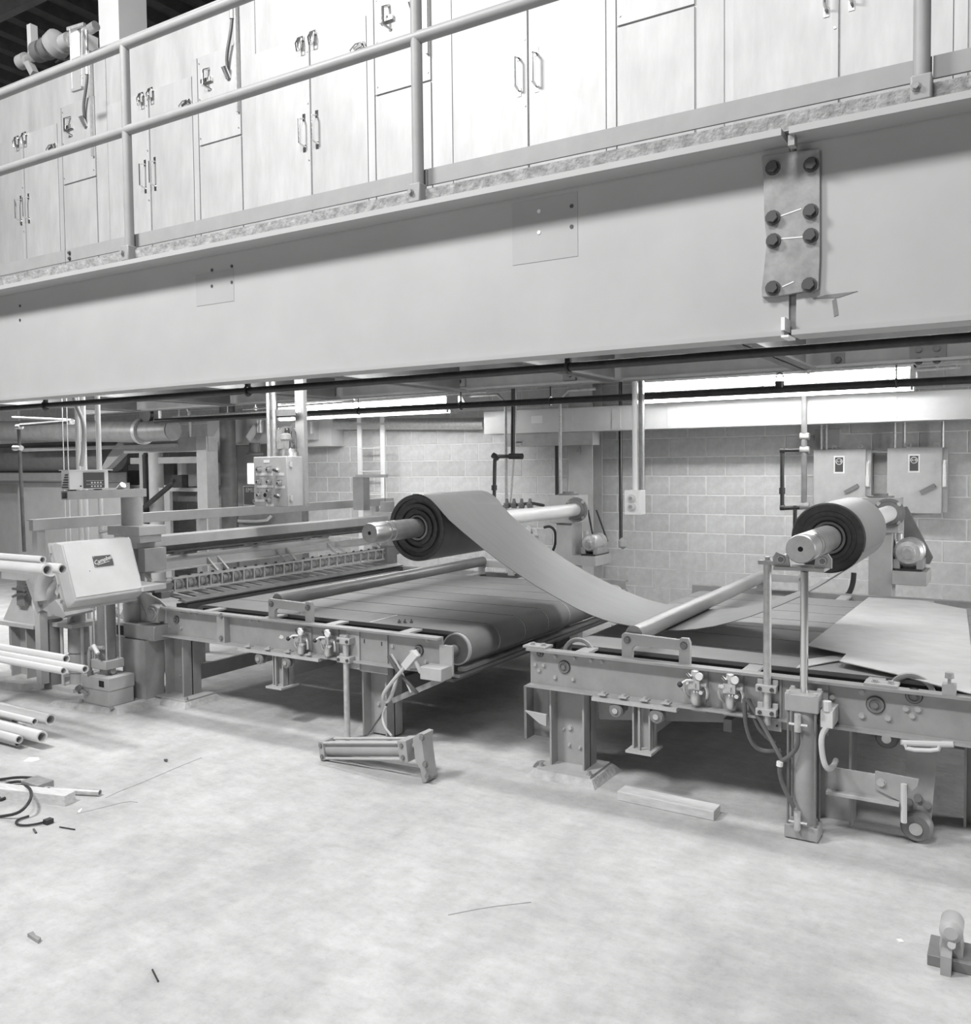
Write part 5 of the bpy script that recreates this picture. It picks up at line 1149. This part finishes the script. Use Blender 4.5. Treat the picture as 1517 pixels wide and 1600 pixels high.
for px in (419, 428): 
    x = at(px, 650, Y=5.12).x; MB().cyl((x, 5.12, ZT), (x, 5.12, 2.6), .014, n=12).build('conduit', M['galv'], cpn)
x = at(425, 650, Y=5.16).x; MB().box(x-.02, x+.02, 5.15, 5.19, ZT, 2.6).build('strut', M['paint'], cpn)
x = at(469, 650, Y=5.18).x; MB().box(x-.02, x+.045, 5.17, 5.21, 1.30, 2.6).box(x-.045, x-.02, 5.17, 5.20, ZT, 2.6).build('strut', M['paint'], cpn)
a, c = at(420, 644, Y=5.15), at(464, 646, Y=5.15); MB().box(a.x, c.x, 5.135, 5.15, c.z-.015, a.z+.015).build('strut_tie', M['paint_d'], cpn)
x = at(464, 645, Y=5.12).x; MB().bolt((x, 5.135, a.z), (0, -1, 0), .02, .015).build('bolt', M['white'], cpn)
# beacon
bc = thing('beacon_lamp', 'clear glass beacon standing on top of the control panel', 'lamp', (at(447, 712, Y=5.1).x, 5.1, ZT))
x = at(447, 700, Y=5.1).x
MB().lathe((x, 5.1, ZT), (x, 5.1, ZT+.06), [(0, .09), (.55, .09), (.55, .075), (1, .075)], 22).build('base_ring', M['steel'], bc)
MB().lathe((x, 5.1, ZT+.06), (x, 5.1, ZT+.235), [(0, .08), (.75, .078), (.92, .065), (1, .04)], 24).build('dome', M['glass'], bc)
MB().lathe((x, 5.1, ZT+.06), (x, 5.1, ZT+.18), [(0, .02), (.5, .02), (.6, .035), (.9, .03), (1, .01)], 14).build('bulb', M['white'], bc)

# strut-hung push button box
pb2 = thing('push_button_box', 'small pale push-button box hung on a white conduit and strut', 'electrical box', at(990, 803, Y=6.5))
a, c = at(975, 766, Y=6.5), at(1000, 805, Y=6.5)
MB().box(a.x, c.x, 6.5, 6.62, c.z, a.z).build('case', M['white'], pb2, bev=.005)
for py in (779, 792):
    p = at(987, py, Y=6.5); b_ = MB().lathe((p.x, 6.5, p.z), (p.x, 6.47, p.z), [(0, .034), (.5, .034), (.5, .024), (1, .022)], 18).build('push_button', M['cream'], pb2); MB().cyl((p.x, 6.468, p.z), (p.x, 6.473, p.z), .016, n=14).build('button_cap', M['plate'], b_)
x = at(992, 660, Y=6.56).x; MB().cyl((x, 6.56, a.z), (x, 6.56, 2.58), .021, n=16).build('conduit', M['white'], pb2)
x = at(1002, 660, Y=6.6).x; MB().box(x-.02, x-.015, 6.58, 6.62, a.z, 2.6).box(x+.015, x+.02, 6.58, 6.62, a.z, 2.6).box(x-.02, x+.02, 6.615, 6.62, a.z, 2.6).build('strut', M['galv'], pb2)

# ------------------------------------------------------------------ exit door and the far left machines
dr = thing('door_1', 'grey steel exit door in the block wall', None, (-9.2, 9.2, 0), kind='structure')
a, c = at(366, 700, Y=9.2), at(476, 700, Y=9.2)
lf = MB().box(a.x+.05, c.x-.05, 9.2, 9.245, .02, 2.1).build('door_leaf', M['paint'], dr)
MB().box(a.x, a.x+.05, 9.17, 9.25, 0, 2.15).box(c.x-.05, c.x, 9.17, 9.25, 0, 2.15).box(a.x, c.x, 9.17, 9.25, 2.1, 2.15).build('door_frame', M['paint_d'], dr)
p, q_ = at(386, 724, Y=9.19), at(402, 756, Y=9.19)
MB().box(p.x, q_.x+.05, 9.192, 9.2, q_.z, p.z).build('window', M['glass_lit'], lf, label='bright daylit door window')
sg0, sg1 = at(380, 759, Y=9.19), at(380, 790, Y=9.19); sw_ = .62
sgo = MB().box(sg0.x, sg0.x+sw_, 9.186, 9.2, sg1.z, sg0.z).build('exit_sign', M['white'], lf, label='dark exit sign with white border and letters')
MB().box(sg0.x+.014, sg0.x+sw_-.014, 9.184, 9.187, sg1.z+.014, sg0.z-.014).build('sign_field', M['paint_d'], sgo)
hz = sg0.z-sg1.z
for i, t_ in enumerate(('EMERGENCY', 'EXIT', 'ONLY')): text(t_, 'lettering', M['white'], sgo, (sg0.x+sw_/2, 9.1835, sg0.z-hz*(.22+.28*i)), (1, 0, 0), (0, 0, 1), .088, .001)
MB().tube([at(358, 806, Y=9.1), at(360, 814, Y=9.1), at(415, 815, Y=9.1), at(424, 806, Y=9.15)], .022, 10, 1).build('push_bar', M['white'], lf)
MB().cyl(V(at(357, 740, Y=8.5).x, 8.5, 0), V(at(357, 740, Y=8.5).x, 8.5, 2.58), .105, n=24).build('pipe_column', M['paint_d'], label='dark round pipe column left of the exit door', cat='column')
el = thing('emergency_light', 'pale emergency light box with two lamp heads above the exit door', 'lamp', at(390, 690, Y=8.7))
a, c = at(324, 661, Y=8.75), at(455, 692, Y=8.75); MB().box(a.x, c.x, 8.75, 8.95, c.z, a.z+.03).build('case', M['cream'], el)
for px in (345, 396):
    p = at(px, 680, Y=8.65); MB().bar(p+V(-.1, 0, -.05), p+V(.06, 0, .12), .02, .10).build('lamp_head', M['white'], el); MB().cyl(p+V(.1, .02, .03), p+V(.1, .02, .2), .05, n=12).build('lamp_can', M['galv'], el)
a = at(398, 706, Y=8.6); MB().lathe(V(a.x, 8.6, a.z-.04), V(a.x, 8.6, a.z+.12), [(0, .11), (.15, .11), (.2, .08), (1, .075)], 18).build('horn', M['paint_d'], el)
# silver duct, drum, frame
du = thing('silver_duct', 'silver round duct with collar in the far left background', 'duct', (-10, 7, 1.95))
MB().cyl(at(-40, 673, Y=7.0), at(222, 674, Y=7.0), .135, n=26).build('duct_run', M['duct'], du)
MB().cyl(at(222, 674, Y=7.0), at(270, 672, Y=7.0), .125, n=26).build('duct_end', M['duct'], du); MB().cyl(at(270, 672, Y=7.0), at(271, 672, Y=7.0), .118, n=26).build('duct_cap', M['paint_d'], du)
MB().cyl(at(221, 674, Y=7.0), at(226, 674, Y=7.0), .16, n=26).build('collar', M['galv'], du)
for px in (30, 150, 250):
    x = at(px, 660, Y=7).x; MB().box(x-.015, x+.015, 6.99, 7.01, 2.18, 2.6).build('duct_hanger', M['galv'], du)
dm = thing('belt_drum', 'large dark drum with curved pale apron in the far left background', 'drum', (-12, 7.8, 1.3))
MB().cyl((-15.5, 7.9, 1.78), (-10.9, 7.9, 1.78), .22, n=32).build('drum_shell', M['paint_d'], dm)
MB().box(-15.5, -10.7, 7.75, 8.0, 1.955, 2.0).build('top_bar', M['print'], dm)
MB().prism([(7.75, 1.55), (8.1, 1.55), (8.1, 1.40), (7.75, 1.44)], 'x', -15.5, -10.9).build('apron', M['paint'], dm)
MB().prism([(-10.95, 1.56), (-10.75, 1.62), (-10.3, 1.90), (-10.25, 2.02), (-10.45, 2.02), (-10.75, 1.78)], 'y', 7.7, 7.8).build('side_plate', M['paint_l'], dm)
MB().box(-13.5, -10.9, 8.05, 8.15, 0, 1.4).build('drum_stand', M['cream'], dm)
mf = thing('machine_frame', 'grey steel portal frame of the machine far behind the register unit', 'frame', (-9.2, 7.4, 0))
MB().box(-10.0, -8.41, 7.4, 7.55, 1.80, 1.98).build('cross_beam', M['paint'], mf)
MB().box(-8.60, -8.42, 7.38, 7.56, 0, 1.98).build('upright', M['paint_l'], mf, bev=.004)
MB().box(-12.3, -8.95, 7.36, 7.40, 1.86, 1.905).build('long_bar', M['paint_l'], mf)
MB().box(-9.9, -8.6, 7.42, 7.5, 1.66, 1.74).build('lower_beam', M['paint'], mf)
a, c = at(222, 706, Y=7.45), at(245, 706, Y=7.45)
MB().box(a.x, a.x+.09, 7.4, 7.5, 0, 1.8).build('upright', M['paint'], mf); MB().cyl((a.x+.26, 7.45, 0), (a.x+.26, 7.45, 1.8), .09, n=18).build('upright', M['paint_l'], mf)
MB().cyl((a.x+.12, 7.40, .6), (a.x+.12, 7.40, 1.78), .035, n=12).build('pipe', M['black'], mf)
a, c = at(248, 762, Y=7.45), at(312, 768, Y=7.45); MB().box(a.x, c.x, 7.42, 7.5, c.z, a.z).build('low_rail', M['paint_l'], mf)
MB().bar(at(215, 802, Y=7.3), at(276, 750, Y=7.3), .04, .05).build('diagonal_lever', M['black'], mf)
MB().box(at(272, 750, Y=7.3).x, at(286, 750, Y=7.3).x, 7.28, 7.38, at(280, 762, Y=7.3).z-.0, at(280, 742, Y=7.3).z).build('gear_head', M['black'], mf)
hw_ = at(226, 648, Y=6.95)
MB().lathe(hw_, hw_+V(0, .05, 0), [(0, .02), (0, .105), (1, .105), (1, .02)], 26).build('hand_wheel', M['black'], du, label='black hand wheel on top of the duct')
MB().cyl(hw_+V(0, .05, 0), V(hw_.x, 7.0, 2.12), .02, n=10).build('wheel_stem', M['black'], du)
for px0, px1, py0, py1, m, nm, d_ in ((199, 220, 725, 770, 'paint_d', 'switch_box', 'dark switch box with white notice in the far background'), (246, 272, 722, 760, 'paint_d', 'switch_box', 'dark open cabinet bay in the far background'), (285, 310, 724, 760, 'paint', 'switch_box', 'grey cabinet beside the far portal frame')):
    a, c = at(px0, py0, Y=8.7), at(px1, py1, Y=8.7); o = thing(nm, d_, 'electrical box', ((a.x+c.x)/2, 8.8, c.z)); MB().box(a.x, c.x, 8.7, 9.2, c.z, a.z).build('case', M[m], o)
    if px0 == 199: MB().box(a.x+.02, c.x-.02, 8.695, 8.7, a.z-.10, a.z-.01).build('notice', M['white'], o)
    if px0 == 246: MB().box(at(247, 740, Y=8.7).x, at(256, 740, Y=8.7).x, 8.69, 8.7, c.z+.02, a.z-.03).build('side_panel', M['cream'], o)
a, c = at(277, 724, Y=8.6), at(284, 745, Y=8.6); MB().box(a.x, c.x, 8.6, 8.7, c.z, a.z).build('switch', M['white'], label='small white wall switch in the far background', cat='switch')
for px, m in ((397-74, 'paint_d'),):
    a, c = at(322, 722, Y=9.1), at(336, 752, Y=9.1); MB().box(a.x, c.x, 9.05, 9.24, c.z, a.z).build('wall_cabinet', M[m], label='narrow grey cabinet on the wall right of the portal frame', cat='cabinet')
# pale partition at far left
MB().box(-14.8, -10.3, 8.35, 8.4, .0, 1.36).build('partition', M['cream'], label='low pale partition at the far left', cat='partition')
# guard rail beyond the slitter
ra = thing('guard_rail', 'long pale channel guard rail beyond the slitter', 'rail', (-6, 5.6, 0))
MB().box(-6.05, -6.0, 3.68, 7.9, 1.165, 1.245).box(-6.08, -6.05, 3.68, 7.9, 1.235, 1.245).build('channel', M['paint_l'], ra, bev=.003)
for y in (3.72, 5.2, 7.6): MB().box(-6.08, -6.02, y, y+.06, .051 if y < 4 else 0, 1.165).build('post', M['paint_l'], ra)
MB().box(-6.05, -5.98, 3.95, 4.3, .99, 1.02).cyl((-6.0, 4.2, 1.12), (-5.93, 4.35, 1.14), .014, n=10).build('side_shelf', M['paint_l'], ra)
# white conduits behind the register arm
wc = [(122, 4.35), (131, 4.4), (154, 4.45)]
for i, (px, y) in enumerate(wc):
    x = at(px, 690, Y=y).x; run([V(x, y, 2.6), V(x, y, 0)], .02, 'white', 'conduit', ('leftmost', 'middle', 'rightmost')[i]+' of three tall white conduits behind the register unit', 'conduit', 12)
run([at(116, 622, Y=4.3), at(120, 636, Y=4.3), at(131, 660, Y=4.3), at(132, 690, Y=4.3), at(127, 728, Y=4.3)], .016, 'hose_l', 'flexible_conduit', 'grey flexible conduit curving beside the tall white conduits', 'conduit', 10, sm=2)
for px, d_ in ((99, 'left'), (106, 'right')): run([V(at(px, 700, Y=4.6).x, 4.6, 2.585), V(at(px, 700, Y=4.6).x, 4.6, 0)], .004, 'white', 'hanging_cable', d_+' of two thin pale cables left of the register unit', 'cable', 6)
lp = thing('water_pipe', 'upright dark pipe with elbow and clamp at the far left edge', 'pipe', at(35, 870, Y=4.7))
MB().tube([at(110, 659, Y=4.7), at(32, 664, Y=4.7), at(29, 668, Y=4.7), at(38, 862, Y=4.7)], .016, 12).build('pipe_run', M['hose'], lp)
MB().cyl(at(108, 659, Y=4.7), at(113, 659, Y=4.7), .026, n=14).build('end_collar', M['steel'], lp)
for py in (667, 700): MB().cyl(at(22 if py == 700 else 27, py, Y=4.7), at(33, py, Y=4.7), .025, n=12).build('fitting', M['galv'], lp)
MB().tube([at(20, 652, Y=4.9), at(105, 656, Y=4.9)], .012, 8).build('thin_pipe', M['galv'], lp)
